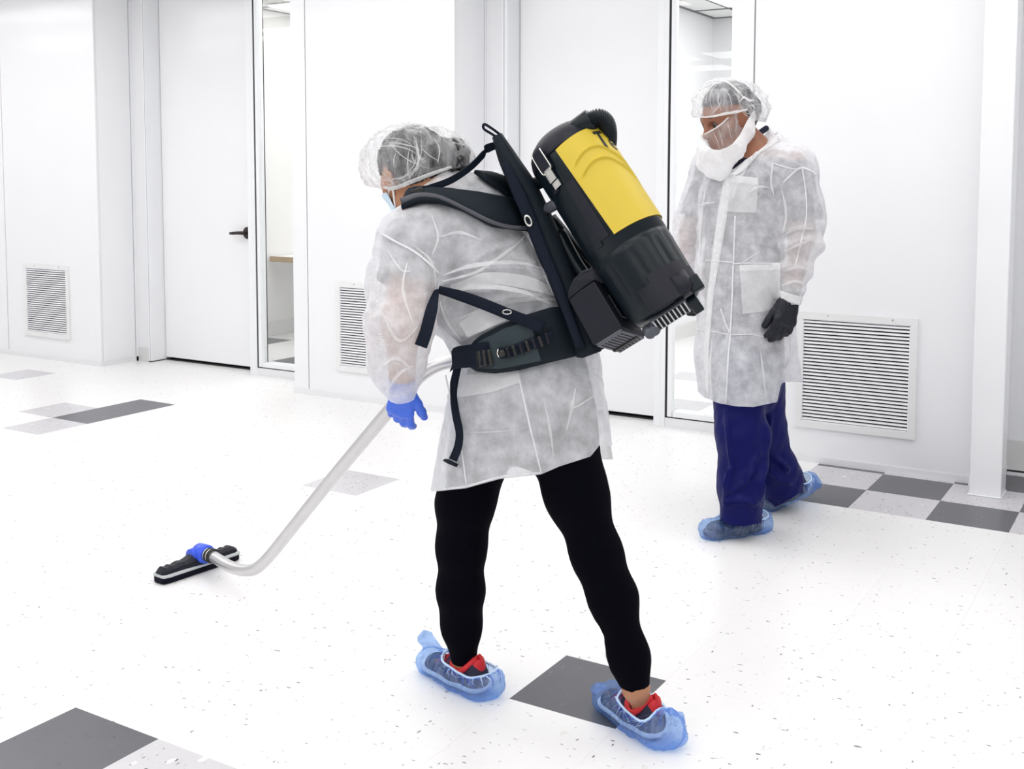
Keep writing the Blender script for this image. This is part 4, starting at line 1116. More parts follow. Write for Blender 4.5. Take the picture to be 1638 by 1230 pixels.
net_pleats(treeN, [(600, 288), (628, 300), (662, 289), (700, 275), (738, 262)], (668, 206), netW, 13, 4, 3.2)
net_pleats(treeN, [(592, 240), (610, 222), (640, 206)], (690, 262), netW, 5, 9, 2.4)
# face mask with ear loop
V, Q = grow(hg[:3], .0045, kg=.02, inflate=.006)
r = V - W_head; e, f_ = r @ fW[2], r @ fW[0]
V, Q = cut(V, Q, np.minimum(np.minimum(-.012 - e + .25 * (f_ - .10), e + .118), f_ - .028)); mk = sheet_from('face_mask', V, Q, 'mask', wk)
MB().tube(spline([HP(.045, .066, -.042), HP(.02, .074, -.025), HP(-.012, .086, .0)], 6), .0028, 8).obj('ear_loop', 'loop', mk, True)
MB().tube(spline([HP(.04, .062, -.085), HP(.01, .074, -.055), HP(-.018, .084, -.03)], 6), .0028, 8).obj('ear_loop', 'loop', mk, True)
# shoes and covers
fA, lA, uA, LA = shoe_frame(heelA, toeA)
shoe_and_cover(wk, heelA, toeA, ankA, 'sport', tuft=[(W(700, 1048, 2.98), W(682, 1022, 2.99), .018, .026, FD)], seed=1, heel_bag=.10)
fB, lB, uB, LB = shoe_frame(heelB, toeB)
shoe_and_cover(wk, heelB, toeB, ankB, 'sport', tuft=[(W(985, 1125, 2.76), W(955, 1102, 2.76), .022, .016, FD), (W(1072, 1160, 2.60), W(1084, 1180, 2.58), .040, .022, FD)], seed=2, heel_bag=.14, hgt=.104)

# ================================================================== the standing worker
mn = empty('person', 'standing person in white lab gown, beard net, navy trousers and black gloves, looking down', 'person')
mn_face = nrm(-0.80 * RX - 0.60 * FD)
M_head = W(1165, 189, 4.26); M_neck = W(1204, 236, 4.28)
fM = head_frame(-0.90 * RX - 0.40 * FD, math.radians(20))
hgM, hsM, HM = head_parts(M_head, fM, 1.06, True)
M_shL, M_shR = W(1264, 272, 4.14), W(1146, 272, 4.42)
M_elL, M_wrL = W(1283, 372, 4.14), W(1264, 478, 4.08)
M_elR, M_wrR = W(1106, 370, 4.42), W(1092, 448, 4.33)
M_pel = W(1190, 540, 4.27)
hipF, hipB = W(1180, 560, 4.22), W(1210, 560, 4.32)
kneeF, kneeBk = W(1180, 700, 4.14), W(1222, 690, 4.40)
ankF, ankBk = W(1188, 822, 4.13), W(1252, 782, 4.50)
heelF, toeF = floor_pt(1214, 848), floor_pt(1130, 862)
heelK, toeK = floor_pt(1284, 800) + np.array([0, 0, .035]), floor_pt(1222, 818)
chest = [cap(W(1190, 545, 4.27), W(1188, 440, 4.28), .165, .158, mn_face, .80), cap(W(1188, 440, 4.28), W(1196, 320, 4.28), .158, .165, mn_face, .78),
         cap(W(1196, 320, 4.28), W(1203, 272, 4.28), .140, .10, mn_face, .85), cap(M_shL, M_shR, .072, .070)]
legsM = [(.05, [cap(hipF, kneeF, .080, .052), cap(kneeF, ankF, .050, .034)]), (.05, [cap(hipB, kneeBk, .080, .052), cap(kneeBk, ankBk, .050, .034)])]
armsM = [(.03, [cap(M_shL, M_elL, .060, .048), cap(M_elL, M_wrL, .046, .031)]), (.03, [cap(M_shR, M_elR, .058, .047), cap(M_elR, M_wrR, .045, .031)])]
handLM = hand_parts(M_wrL, W(1247, 560, 4.03) - M_wrL, -RX * .6 + .6 * FD, W(1225, 520, 4.02) - W(1262, 512, 4.05), L=.190, curl=(.75, .8, .85, .9), spread=.02, thumb=(.25, .5), bend_thumb=.35, fat=1.08)
handRM = hand_parts(M_wrR, W(1080, 520, 4.30) - M_wrR, RX, -FD, L=.165, curl=(.9, .9, .9, 1.0), spread=.03, thumb=(.3, .4))
feetM = [foot(ankF, heelF, toeF, .034, .028), foot(ankBk, heelK, toeK, .034, .028)]
V, Q = grow([(.06, chest + [cap(M_neck, M_head - .06 * fM[2] - .025 * fM[0], .062, .058)])] + legsM + armsM + feetM + hgM, .0042, kg=.022, subtract=hsM)
sheet_from('body', V, Q, 'skin_m', mn)
eyes(HM, fM, 1.06, mn, .8)
MB().tube([HM(.0945, .016, -.0615), HM(.0985, 0, -.0618), HM(.0945, -.016, -.0615)], .0028, 8).obj('lips', 'lip', mn, True)
# short greying hair
V, Q = grow([(.03, [ell(HM(-.016, 0, .040), fM, 1.06 * np.array([.101, .082, .089])), ell(HM(-.045, 0, -.005), fM, 1.06 * np.array([.062, .074, .07])), ell(W(1201, 173, 4.28), (RX, FD, UP), np.array([.036, .06, .040]))])], .0048); N = normals(V, Q)
V = V + N * (.004 * ridge_noise(V, 80, 4))[:, None]
r = V - M_head; e, f_ = r @ fM[2], r @ fM[0]
V, Q = cut(V, Q, np.maximum(np.minimum(e - .052 - .25 * f_, 1), np.minimum(-.02 - f_, e + .075))); sheet_from('hair', V, Q, 'hair_g', mn)
# top under the gown, trousers
V, Q = grow([(.06, chest)] + [(.03, [cap(M_shL, W(1284, 352, 4.14), .066, .070)]), (.03, [cap(M_shR, W(1118, 345, 4.42), .066, .070)])], .008, kg=.03, inflate=.008)
g = np.minimum((V - W(1190, 580, 4.27)) @ UP, (W(1200, 254, 4.28) - V) @ nrm(M_head - W(1200, 290, 4.28) + .1 * RX))
x, y, d = PX(V)
g = np.where((x > 1250) & (d < 4.25), np.minimum(g, (V - W(1283, 350, 4.14)) @ UP), g); g = np.where((x < 1128) & (y > 300), np.minimum(g, (V - W(1118, 342, 4.42)) @ UP), g)
V, Q = cut(V, Q, g); sheet_from('scrub_top', V, Q, 'shirt_m', mn)
tr = [(.05, [cap(W(1190, 560, 4.27), W(1190, 600, 4.27), .165, .165, mn_face, .8)]),
      (.04, [cap(W(1182, 600, 4.20), W(1186, 690, 4.15), .100, .082), cap(W(1186, 690, 4.15), W(1183, 780, 4.13), .080, .080), cap(W(1183, 780, 4.13), W(1186, 830, 4.13), .078, .078)]),
      (.04, [cap(W(1212, 600, 4.33), W(1220, 690, 4.39), .100, .084), cap(W(1220, 690, 4.39), W(1238, 750, 4.45), .084, .082), cap(W(1238, 750, 4.45), W(1256, 800, 4.50), .082, .076), cap(W(1236, 745, 4.43), W(1252, 768, 4.47), .080, .088)])]
V, Q = grow(tr + [(.03, fatter([q_ for k_, ps in legsM for q_ in ps], .022))], .0065, kg=.03); N = normals(V, Q); x, y, d = PX(V)
low = np.clip((y - 690) / 80, 0, 1)
V = V + N * (.010 * low * np.sin(((V - M_pel) @ UP) * 42 + 2.4 * vnoise(V, 7, 2) + 30 * ((V - M_pel) @ RX) * .6) * (.4 + .6 * vnoise(V, 5, 5)) + .006 * vnoise(V, 14, 3))[:, None]
N = normals(V, Q)
V = folds(V, N, [([(1161, 650), (1167, 700), (1172, 745), (1166, 775), (1158, 800)], 4, .022), ([(1234, 652), (1227, 700), (1220, 740), (1213, 770), (1220, 800)], 4.5, .026), ([(1154, 803), (1180, 797), (1218, 806)], 4.5, .022), ([(1228, 745), (1245, 765), (1268, 774)], 4.5, .020),
                 ([(1172, 745), (1164, 765), (1160, 782)], 3.5, .016), ([(1234, 728), (1252, 742), (1262, 756)], 4, .018), ([(1190, 770), (1205, 740), (1216, 715)], 4.5, .014), ([(1166, 790), (1190, 772), (1208, 748)], 4, .012)])
x, y, d = PX(V)
gF = interp_line(x, [(1140, 820), (1152, 830), (1165, 839), (1190, 842), (1222, 835)]) - y
gB = interp_line(x, [(1200, 834), (1225, 817), (1255, 804), (1280, 788)]) - y
front_leg = d < interp_line(y, [(560, 4.27), (700, 4.27), (830, 4.30)])
V, Q = cut(V, Q, np.where(front_leg, gF, gB) * .0024); sheet_from('trousers', V, Q, 'scrub', mn)
# gown
gM_body = [cap(W(1186, 560, 4.27), W(1186, 700, 4.27), .172, .160, FD, .88), cap(W(1186, 560, 4.27), W(1184, 430, 4.28), .172, .164, FD, .84), cap(W(1184, 430, 4.28), W(1188, 320, 4.28), .164, .168, FD, .80),
           cap(W(1192, 312, 4.28), W(1202, 276, 4.28), .150, .115, FD, .90), cap(M_shL, M_shR, .092, .088), cap(W(1225, 250, 4.30), W(1240, 262, 4.26), .085, .085)]
gM_back = [cap(W(1222, 480, 4.38), W(1232, 640, 4.42), .11, .125)]
gM_armL = [cap(W(1268, 278, 4.14), W(1276, 330, 4.13), .090, .085), cap(W(1276, 330, 4.13), W(1281, 385, 4.12), .085, .078), cap(W(1281, 385, 4.12), W(1270, 440, 4.10), .074, .055), cap(W(1270, 440, 4.10), W(1264, 482, 4.08), .052, .038)]
gM_armR = [cap(W(1144, 278, 4.42), M_elR, .086, .076), cap(M_elR, W(1094, 425, 4.36), .074, .058), cap(W(1094, 425, 4.36), M_wrR, .052, .040)]
V, Q = grow([(.04, gM_body + fatter(chest, .020) + [cap(W(1218, 232, 4.30), W(1224, 246, 4.30), .074, .09)]), (.04, fatter([cap(W(1182, 600, 4.20), W(1186, 690, 4.15), .100, .082), cap(W(1212, 600, 4.33), W(1220, 690, 4.39), .100, .084), cap(hipB, hipF, .08)], .040)), (.03, fatter([cap(M_shL, W(1284, 352, 4.14), .066, .070)], .016)), (.03, fatter([cap(M_shR, W(1118, 345, 4.42), .066, .070)], .026)), (.05, gM_back), (.03, gM_armL), (.03, gM_armR)], .0078, kg=.02); V = relax(V, Q, 2)
N = normals(V, Q); x, y, d = PX(V); sk = np.clip((y - 470) / 120, 0, 1)
arm = ((x > 1245) & (d < 4.26) & (y > 300)) | ((x < 1122) & (y < 480) & (d > 4.3))
ang = np.arctan2((V - M_pel) @ FD, (V - M_pel) @ RX)
V = V + N * (sk * (.008 * np.sin(ang * 6 + 1.2 * vnoise(V, 3, 13)) + .006 * vnoise(V, 6, 16)) + (1 - sk) * (.005 * ridge_noise(V, 9, 11) + .004 * vnoise(V, 18, 12)) + arm * .006 * np.sin(((V - M_pel) @ UP) * 75 + 3 * vnoise(V, 8, 7)) * np.clip((y - 345) / 40, 0, 1))[:, None]
N = normals(V, Q)
V = folds(V, N, [([(1215, 255), (1245, 275), (1270, 300)], 4, .010), ([(1195, 262), (1180, 290), (1165, 330)], 4, .010), ([(1240, 250), (1270, 262), (1295, 280)], 4, .008), ([(1232, 262), (1238, 290), (1236, 318)], 3.5, .010), ([(1186, 318), (1205, 300), (1236, 318), (1245, 320)], 3.5, .008),
                 ([(1210, 305), (1232, 318), (1242, 328)], 3.5, .008), ([(1250, 375), (1275, 362), (1310, 366)], 4, .014), ([(1252, 398), (1275, 390), (1300, 380)], 4, .010), ([(1252, 432), (1275, 425), (1296, 430)], 4, .012), ([(1250, 455), (1272, 450), (1288, 455)], 4, .010), ([(1288, 275), (1296, 310), (1300, 350)], 4, .008),
                 ([(1150, 520), (1165, 540), (1168, 560)], 3, .006), ([(1176, 330), (1172, 420), (1168, 560), (1160, 640)], 3, .006), ([(1118, 330), (1140, 325)], 3, .006)])
x, y, d = PX(V)
hem = interp_line(x, [(1080, 612), (1108, 618), (1126, 636), (1150, 645), (1178, 650), (1205, 651), (1243, 643), (1250, 612), (1300, 608)])
back = (d > 4.37)
g_hem = np.where(back, 611, hem) - y
g_neck = (W(1206, 252, 4.28) - V) @ nrm(M_head - M_neck + .35 * UP * .25)
colr = np.linalg.norm(np.stack([(V - W(1206, 240, 4.28)) @ RX, (V - W(1206, 240, 4.28)) @ FD], 1), axis=1)
g = np.minimum(g_hem * .0024, np.where((y < 300) & (colr < .16), (W(1206, 240, 4.28) - V) @ nrm(UP * .8 - RX * .6), 1.0))
g = np.where((np.linalg.norm(V - W(1264, 492, 4.08), axis=1) < .062), np.minimum(1, (V - W(1264, 486, 4.08)) @ UP), g)
g = np.where((x < 1112) & (y > 400) & (y < 500) & (np.linalg.norm(V - M_wrR, axis=1) < .12), (V - W(1092, 446, 4.33)) @ UP, g)
V, Q = cut(V, Q, g); gownM = sheet_from('gown', V, Q, 'gown', mn); treeM = bvh(V, Q)
def sm(n, pl, w, m='seam', **k): k.setdefault('off', .0008); k.setdefault('thick', .0018); return strap(n, treeM, pl, w, m, gownM, **k)
patch('placket', treeM, [(1160, 275), (1150, 330), (1140, 400), (1132, 470), (1126, 560), (1128, 634)], [(1172, 275), (1166, 330), (1154, 400), (1142, 470), (1134, 560), (1135, 638)], 'seam', gownM, off=.001, thick=.0012, nu=24, nv=4)
patch('chest_pocket', treeM, [(1172, 281), (1191, 283), (1213, 285)], [(1162, 338), (1186, 340), (1210, 340)], 'gown2', gownM, off=.002, thick=.001, nu=12, nv=10)
patch('pocket_hem', treeM, [(1172, 281), (1191, 283), (1213, 285)], [(1169, 292), (1190, 294), (1213, 296)], 'gown2', gownM, off=.0035, thick=.001, nu=10, nv=4)
patch('side_pocket', treeM, [(1183, 424), (1215, 423), (1250, 423)], [(1188, 502), (1215, 499), (1248, 492)], 'gown2', gownM, off=.002, thick=.001, nu=12, nv=12)
patch('pocket_hem', treeM, [(1183, 424), (1215, 423), (1250, 423)], [(1184, 434), (1215, 433), (1250, 432)], 'gown2', gownM, off=.0035, thick=.001, nu=10, nv=4)
for pl, w in (([(1253, 292), (1262, 283), (1280, 269), (1300, 275), (1302, 280)], 3), ([(1283, 270), (1288, 300), (1290, 340), (1286, 372)], 2.4), ([(1285, 372), (1278, 400), (1272, 428)], 2.2), ([(1238, 262), (1268, 270), (1281, 268)], 2), ([(1176, 345), (1173, 420), (1171, 480), (1168, 536)], 2.2), ([(1168, 536), (1164, 590), (1161, 645)], 2.2),
              ([(1129, 416), (1150, 418), (1172, 420)], 1.8), ([(1172, 422), (1195, 421), (1250, 422)], 2.0), ([(1113, 526), (1140, 530), (1168, 536)], 1.6), ([(1170, 536), (1200, 535), (1228, 540)], 1.8), ([(1153, 494), (1160, 515), (1168, 534)], 2.0), ([(1186, 422), (1200, 412), (1215, 404)], 1.6), ([(1236, 262), (1234, 290), (1238, 314)], 2.0)):
    sm('gown_seam', pl, w)
for pl, w in (([(1198, 262), (1180, 292), (1166, 330)], [1, 6, 1]), ([(1188, 318), (1210, 300), (1238, 300)], [1, 5, 1]), ([(1252, 378), (1275, 364), (1311, 368)], [1, 6, 1]), ([(1252, 402), (1275, 392), (1300, 382)], [1, 5, 1]),
              ([(1252, 434), (1275, 427), (1296, 432)], [1, 6, 1]), ([(1252, 456), (1272, 450), (1288, 456)], [1, 4, 1]), ([(1118, 332), (1128, 326), (1145, 324)], [1, 4, 1]), ([(1250, 300), (1258, 340), (1254, 370)], [1, 5, 1]), ([(1130, 300), (1122, 350), (1120, 410)], [1, 6, 1]), ([(1216, 560), (1220, 600), (1225, 640)], [1, 5, 1]), ([(1140, 545), (1136, 590), (1140, 630)], [1, 6, 1])):
    sm('crease', pl, w, 'gown2', off=.0015, thick=.001, nv=3)
patch('cuff', treeM, [(1247, 464), (1262, 469), (1284, 475)], [(1250, 479), (1264, 484), (1280, 489)], 'drape', gownM, off=.001, thick=.002, nu=10, nv=5)
patch('collar', treeM, [(1205, 238), (1222, 218), (1232, 205)], [(1196, 268), (1216, 246), (1248, 226)], 'gown2', gownM, off=.003, thick=.0015, nu=12, nv=6, dfall=4.22)
patch('lapel', treeM, [(1204, 236), (1192, 256), (1178, 272), (1168, 280)], [(1210, 240), (1200, 262), (1185, 278), (1174, 283)], 'seam', gownM, off=.003, thick=.0015, nu=12, nv=4, dfall=4.18)
# tee collar at the nape
MB().tube(spline([W(1203, 222, 4.26), W(1216, 212, 4.32), W(1226, 205, 4.36)], 6), .012, 8).obj('neckband', 'shirt_m', mn, True)
# gloves
V, Q = grow(handLM + [(.01, [cap(M_wrL + .02 * UP, M_wrL, .033, .031)])], .0034, kg=.003, inflate=.0015); N = normals(V, Q)
V = V + N * (.0014 * ridge_noise(V, 70, 3))[:, None]; sheet_from('glove', V, Q, 'glove_k', mn)
V, Q = grow(handRM + [(.01, [cap(M_wrR + .02 * UP, M_wrR, .033, .031)])], .004, kg=.003, inflate=.0015); sheet_from('glove', V, Q, 'glove_k', mn)
# hair net
def cutM(V):
    x, y, d = PX(V)
    yy = np.interp(x, [1090, 1112, 1135, 1160, 1178, 1196, 1204, 1225], [188, 188, 188, 184, 181, 178, 192, 196]); return (yy - y) * .0024
netM, V, Q = hairnet(M_head, fM, [(.05, [ell(W(1160, 172, 4.26), (RX, FD, UP), np.array([.128, .118, .112])), ell(W(1195, 168, 4.29), (RX, FD, UP), np.array([.078, .090, .074])), ell(W(1205, 176, 4.27), (RX, FD, UP), np.array([.038, .07, .045]))])], cutM, 21, mn, .007)
treeNM = bvh(V, Q)
strap('net_hem', treeNM, [(1112, 186), (1135, 187), (1160, 182), (1178, 179), (1195, 175)], [1.5, 2.5, 4.5, 4.5, 1.5], 'netband', netM, off=.001, thick=.0015)
net_pleats(treeNM, [(1112, 184), (1135, 185), (1160, 181), (1195, 176)], (1155, 128), netM, 11, 3, 2.4)
net_pleats(treeNM, [(1200, 188), (1214, 176), (1212, 160)], (1188, 158), netM, 8, 8, 2.4)
strap('net_pleat', treeNM, [(1150, 127), (1165, 133), (1180, 145), (1190, 157)], [1, 2.6, 2.6, 1], 'netband', netM, off=.0006, thick=.001, nv=3)
strap('net_pleat', treeNM, [(1183, 162), (1190, 156), (1198, 161), (1206, 160)], [1, 3.4, 3.4, 1], 'netband', netM, off=.0012, thick=.001, nv=3)
# beard net over nose, mouth and cheek; its cloth hangs round the throat
V, Q = grow(hgM[:3], .0045, kg=.02, inflate=.007)
N = normals(V, Q); V = V + N * (.0016 * ridge_noise(V, 50, 31))[:, None]
x, y, d = PX(V); r = V - M_head; e, f_ = r @ fM[2], r @ fM[0]
yy = np.interp(x, [1110, 1126, 1140, 1152, 1166, 1180, 1200], [216, 214, 207, 200, 187, 179, 172])
V, Q = cut(V, Q, np.minimum((y - yy) * .0024, np.minimum(f_ + .012, e + .135))); bn = sheet_from('beard_net', V, Q, 'beard', mn); treeB = bvh(V, Q)
strap('net_edge', treeB, [(1127, 215), (1140, 208), (1152, 200), (1165, 188)], 2.2, 'netband', bn, off=.001, thick=.002)
for pl in ([(1140, 210), (1147, 224), (1151, 236)], [(1149, 204), (1154, 222), (1157, 235)], [(1163, 194), (1166, 205), (1170, 222)], [(1176, 184), (1178, 198), (1176, 212)], [(1184, 182), (1185, 195)]):
    strap('net_pleat', treeB, pl, [.6, 2, 1.6, .6], 'pleat', bn, off=.0005, thick=.001, nv=3)
dr = [(.02, [cap(W(1199, 182, 4.22), W(1188, 212, 4.19), .022, .038), cap(W(1188, 212, 4.19), W(1168, 236, 4.17), .038, .050), cap(W(1168, 236, 4.17), W(1143, 246, 4.18), .050, .055),
             cap(W(1150, 250, 4.19), W(1148, 268, 4.18), .060, .050), cap(W(1140, 250, 4.30), W(1150, 262, 4.30), .055, .055), cap(W(1128, 243, 4.24), W(1130, 262, 4.22), .030, .034)])]
V, Q = grow(dr, .005, kg=.02); N = normals(V, Q)
V = V + N * (.006 * ridge_noise(V, 18, 8) + .002 * vnoise(V, 60, 6))[:, None]
x, y, d = PX(V); yy = np.interp(x, [1110, 1130, 1140, 1150, 1162, 1172, 1184, 1194, 1204], [224, 232, 239, 240, 236, 230, 215, 195, 178])
V, Q = cut(V, Q, (y - yy) * .0024); sheet_from('beard_cover', V, Q, 'drape', mn)
# shoes and covers
shoe_and_cover(mn, heelF, toeF, ankF, 'work', seed=5, w=1.12, hgt=.10, heel_bag=.06)
shoe_and_cover(mn, heelK, toeK, ankBk, 'work', seed=6, w=1.08, hgt=.10, heel_bag=.10, tuft=[(heelK + .01 * UP - .05 * nrm(toeK - heelK) + .03 * UP, heelK - .10 * nrm(toeK - heelK) + .0 * UP, .030, .02, FD)])

# ================================================================== the backpack vacuum
vc = empty('backpack_vacuum', 'dark backpack vacuum with yellow panel, battery box and harness on the bending worker', 'vacuum')
# canister: a turned body along an axis leaning with the back
cT, cB = W(905, 236, 2.62), W(1066, 488, 2.50)
cax = nrm(cB - cT); cL = np.linalg.norm(cB - cT)
cS = nrm(np.cross(cax, CAM - cT)); cS = cS if cS @ RX > 0 else -cS       # sideways, to the right in the picture
cN = nrm(np.cross(cax, cS)); cN = cN if cN @ (CAM - cT) > 0 else -cN      # toward the viewer
def CP(t, a, r=1.0):
    """point on the canister: t along it in metres, a = angle from the viewer side toward the right"""
    return cT + cax * t + (cN * math.cos(a) + cS * math.sin(a)) * r
RB = .0965
def lathe(name, prof, m, parent, n=64, dent=None, smooth=True):
    V, Fc = [], []
    for (t, r) in prof:
        for j in range(n):
            a = 2 * math.pi * j / n
            V.append(CP(t, a, r + (dent(t, a) if dent else 0)))
    for i in range(len(prof) - 1):
        for j in range(n): Fc.append((i * n + j, i * n + (j + 1) % n, (i + 1) * n + (j + 1) % n, (i + 1) * n + j))
    Fc.append(tuple(range(n - 1, -1, -1))); Fc.append(tuple((len(prof) - 1) * n + j for j in range(n)))
    return mesh_obj(name, V, Fc, m, parent, smooth)
def flute(t, a):
    d = 0
    if t > .30:
        k_ = min(1, (t - .30) / .03) * min(1, max(0, (.425 - t) / .03))
        d = -.0030 * k_ * max(0, math.cos(a * 9)) ** 4
    return d
body = lathe('canister', [(.020, RB * .97), (.024, RB * .985), (.046, RB), (.10, RB), (.2, RB), (.292, RB), (.293, RB * .99), (.298, RB * .99), (.299, RB)] + [(.30 + .013 * i, RB - .0005 * i) for i in range(1, 11)] + [(.452, RB - .010), (.463, RB - .022), (.467, RB - .04), (.468, .01)], 'pack', vc, 96, flute)
dome = lathe('lid', [(-.047, .004), (-.046, .02), (-.042, .040), (-.034, .062), (-.022, .079), (-.006, .0915), (.008, .0965), (.018, .0985), (.022, .0985), (.0225, .096)], 'pack2', vc)
# yellow moulded panel with raised swooshes
A0, A1, T0, T1 = -.18, 1.72, .026, .268
ny, nx = 120, 64
def raised(s, t_):
    h = 0.0
    for k_, (o, w) in enumerate(((.0, .011), (.13, .011))):
        # arcs rising from the left edge and running down the right side
        c = .235 + o + 1.25 * max(0, s - .47) ** 2 * 1.5 - .10 * math.sin(min(s, .6) / .6 * math.pi * .9) + .05
        h = max(h, math.exp(-((t_ - c) / w) ** 2) * min(1, max(0, (s - .05) / .08)) * min(1, max(0, (.86 - s) / .12)))
    return .0065 * h
def panel_pt(s, t_, lift=0.0):
    # the left edge leans, as the moulding does
    a = A0 + (A1 - A0) * s + .10 * (t_ - .5)
    t = T0 + (T1 - T0) * t_ - .010 * math.sin(math.pi * s) * (1 - t_) + .012 * (s - .5) * 0
    return CP(t, a, RB + .0045 + raised(s, t_) + lift)
V = [panel_pt(i / nx, j / ny) for i in range(nx + 1) for j in range(ny + 1)]
Fc = [(i * (ny + 1) + j, (i + 1) * (ny + 1) + j, (i + 1) * (ny + 1) + j + 1, i * (ny + 1) + j + 1) for i in range(nx) for j in range(ny)]
k0 = len(V)
rimi = [i * (ny + 1) for i in range(nx + 1)] + [nx * (ny + 1) + j for j in range(1, ny + 1)] + [i * (ny + 1) + ny for i in range(nx - 1, -1, -1)] + [j for j in range(ny - 1, 0, -1)]
for i in rimi:
    p_ = V[i]; ctr = cT + cax * ((p_ - cT) @ cax); V.append(p_ - nrm(p_ - ctr) * .008)
for q in range(len(rimi)):
    q2 = (q + 1) % len(rimi); Fc.append((rimi[q], rimi[q2], k0 + q2, k0 + q))
ypan = mesh_obj('yellow_panel', V, Fc, 'yellow', vc, True)
# lettering on the panel: bent strokes
def stroke(pts, w, name='letter'):
    """flat strokes in panel coordinates (metres along the girth, metres along the axis)"""
    mb = MB()
    P2 = [np.array(p_, float) for p_ in pts]
    Vv = []
    for i, p_ in enumerate(P2):
        a = P2[max(i - 1, 0)]; b = P2[min(i + 1, len(P2) - 1)]; t = (b - a) / (np.linalg.norm(b - a) + 1e-9); n_ = np.array([-t[1], t[0]]) * w / 2
        for sgn, lift in ((-1, .0008), (1, .0008)):
            q = p_ + sgn * n_; s = (q[0] / RB - A0) / (A1 - A0); tt = (q[1] - T0) / (T1 - T0)
            Vv.append(panel_pt(s, tt, lift))
    Fc_ = [(2 * i, 2 * i + 1, 2 * i + 3, 2 * i + 2) for i in range(len(P2) - 1)]
    return mesh_obj(name, Vv, Fc_, 'ink', ypan)
g0, t0 = RB * .80, T0 + .016
stroke([(g0 + .026 * i / 6, t0) for i in range(7)], .0075)
stroke([(g0 + .013, t0 + .0038 + .042 * i / 5) for i in range(6)], .0085)
ec = (g0 + .047, t0 + .031)
stroke([(ec[0] - .0105 + .021 * i / 4, ec[1]) for i in range(5)], .0055)
stroke([(ec[0] + .0115 * math.cos(a), ec[1] - .0125 * math.sin(a)) for a in np.linspace(0.05, 5.3, 18)], .0062)
# latch of bright steel on the lid
lt = bpy.data.objects.new('latch', None); COL.objects.link(lt); lt.parent = vc
la = -.66
def LP(t, a, r): return CP(t, a, r)
def plate(t0_, t1_, a0_, a1_, r, th, m, name, parent, n=6):
    V = []; 
    for rr in (r, r + th):
        for t_ in (t0_, t1_):
            for i in range(n + 1): V.append(CP(t_, a0_ + (a1_ - a0_) * i / n, rr))
    ix = lambda k_, j, i: k_ * 2 * (n + 1) + j * (n + 1) + i
    Fc = []
    for i in range(n):
        Fc += [(ix(1, 0, i), ix(1, 0, i + 1), ix(1, 1, i + 1), ix(1, 1, i)), (ix(0, 0, i), ix(0, 1, i), ix(0, 1, i + 1), ix(0, 0, i + 1)),
               (ix(0, 0, i), ix(0, 0, i + 1), ix(1, 0, i + 1), ix(1, 0, i)), (ix(0, 1, i), ix(1, 1, i), ix(1, 1, i + 1), ix(0, 1, i + 1))]
    Fc += [(ix(0, 0, 0), ix(1, 0, 0), ix(1, 1, 0), ix(0, 1, 0)), (ix(0, 0, n), ix(0, 1, n), ix(1, 1, n), ix(1, 0, n))]
    return mesh_obj(name, V, Fc, m, parent)
plate(.005, .055, la - .13, la + .17, RB + .003, .008, 'pack2', 'latch_base', lt)
plate(.050, .082, la - .10, la + .12, RB + .006, .005, 'steel', 'latch_lever', lt)
plate(.084, .100, la - .10, la + .12, RB + .003, .005, 'steel', 'latch_hook', lt)
for s in (-.14, .16):
    MB().tube(spline([CP(.000, la + s, RB + .012), CP(.03, la + s * 1.05, RB + .0125), CP(.052, la + s, RB + .012), CP(.056, la + s * .6, RB + .012)], 5), .0018, 8).obj('latch_wire', 'steel', lt, True)
plate(.105, .262, -.52, -.24, RB - .001, .004, 'pack2', 'side_rib', vc)
for (t_, a_) in ((.095, -.83), (.262, -.62)): plate(t_, t_ + .010, a_ - .1, a_ + .12, RB - .001, .005, 'pack2', 'moulded_lug', vc)
# base with carry lip, exhaust grille, knobs
plate(.405, .462, -.40, 1.25, RB - .012, .012, 'pack2', 'base_shroud', vc, 24)
plate(.385, .410, -.05, 1.0, RB - .010, .009, 'pack2', 'base_shroud', vc, 24)
gx = nrm(cS * 1.0 + cN * .05); gc = cT + cax * .478 + cN * .050 + cS * -.004
gr = bpy.data.objects.new('exhaust_grille', None); COL.objects.link(gr); gr.parent = vc
gn = nrm(cN * .72 + cax * .70); gy = nrm(np.cross(gn, gx))
MB().obox(gc, gx, gy, gn, .046, .017, .009).obj('grille_box', 'pack3', gr, bevel=.002)
MB().obox(gc + gn * .0092, gx, gy, gn, .042, .0135, .0006).obj('slot_shade', 'opening_shade', gr)  # thin black plate painted as the shade in the slots
for i in range(9):
    MB().obox(gc + gn * .011 + gx * (-.040 + .010 * i), nrm(gx), gy, gn, .0016, .0145, .0018).obj('grille_bar', 'toolgrey', gr)
for s, r_ in ((-.060, .013), (-.048, .0125)):
    q = gc + gx * s - gy * .004 + cax * .006
    MB().tube([q - gn * .014, q + gn * .008, q + gn * .012, q + gn * .013], [r_, r_, r_ * .8, .001], 18).obj('knob', 'pack3', vc, True)
kq = cT + cax * .437 + cN * .070 + cS * .052
MB().tube([kq - cax * .022, kq + cax * .018, kq + cax * .024, kq + cax * .025], [.024, .024, .020, .001], 24).obj('cord_hub', 'pack2', vc, True)
MB().obox(kq + cS * .026 + cax * .016 - cN * .004, cS, cax, cN, .015, .018, .014).obj('switch_block', 'pack', vc, bevel=.004)
MB().obox(gc + gx * .058 - gn * .002 + cax * .012, gx, gy, gn, .012, .020, .012).obj('strain_relief', 'pack', vc, bevel=.004)
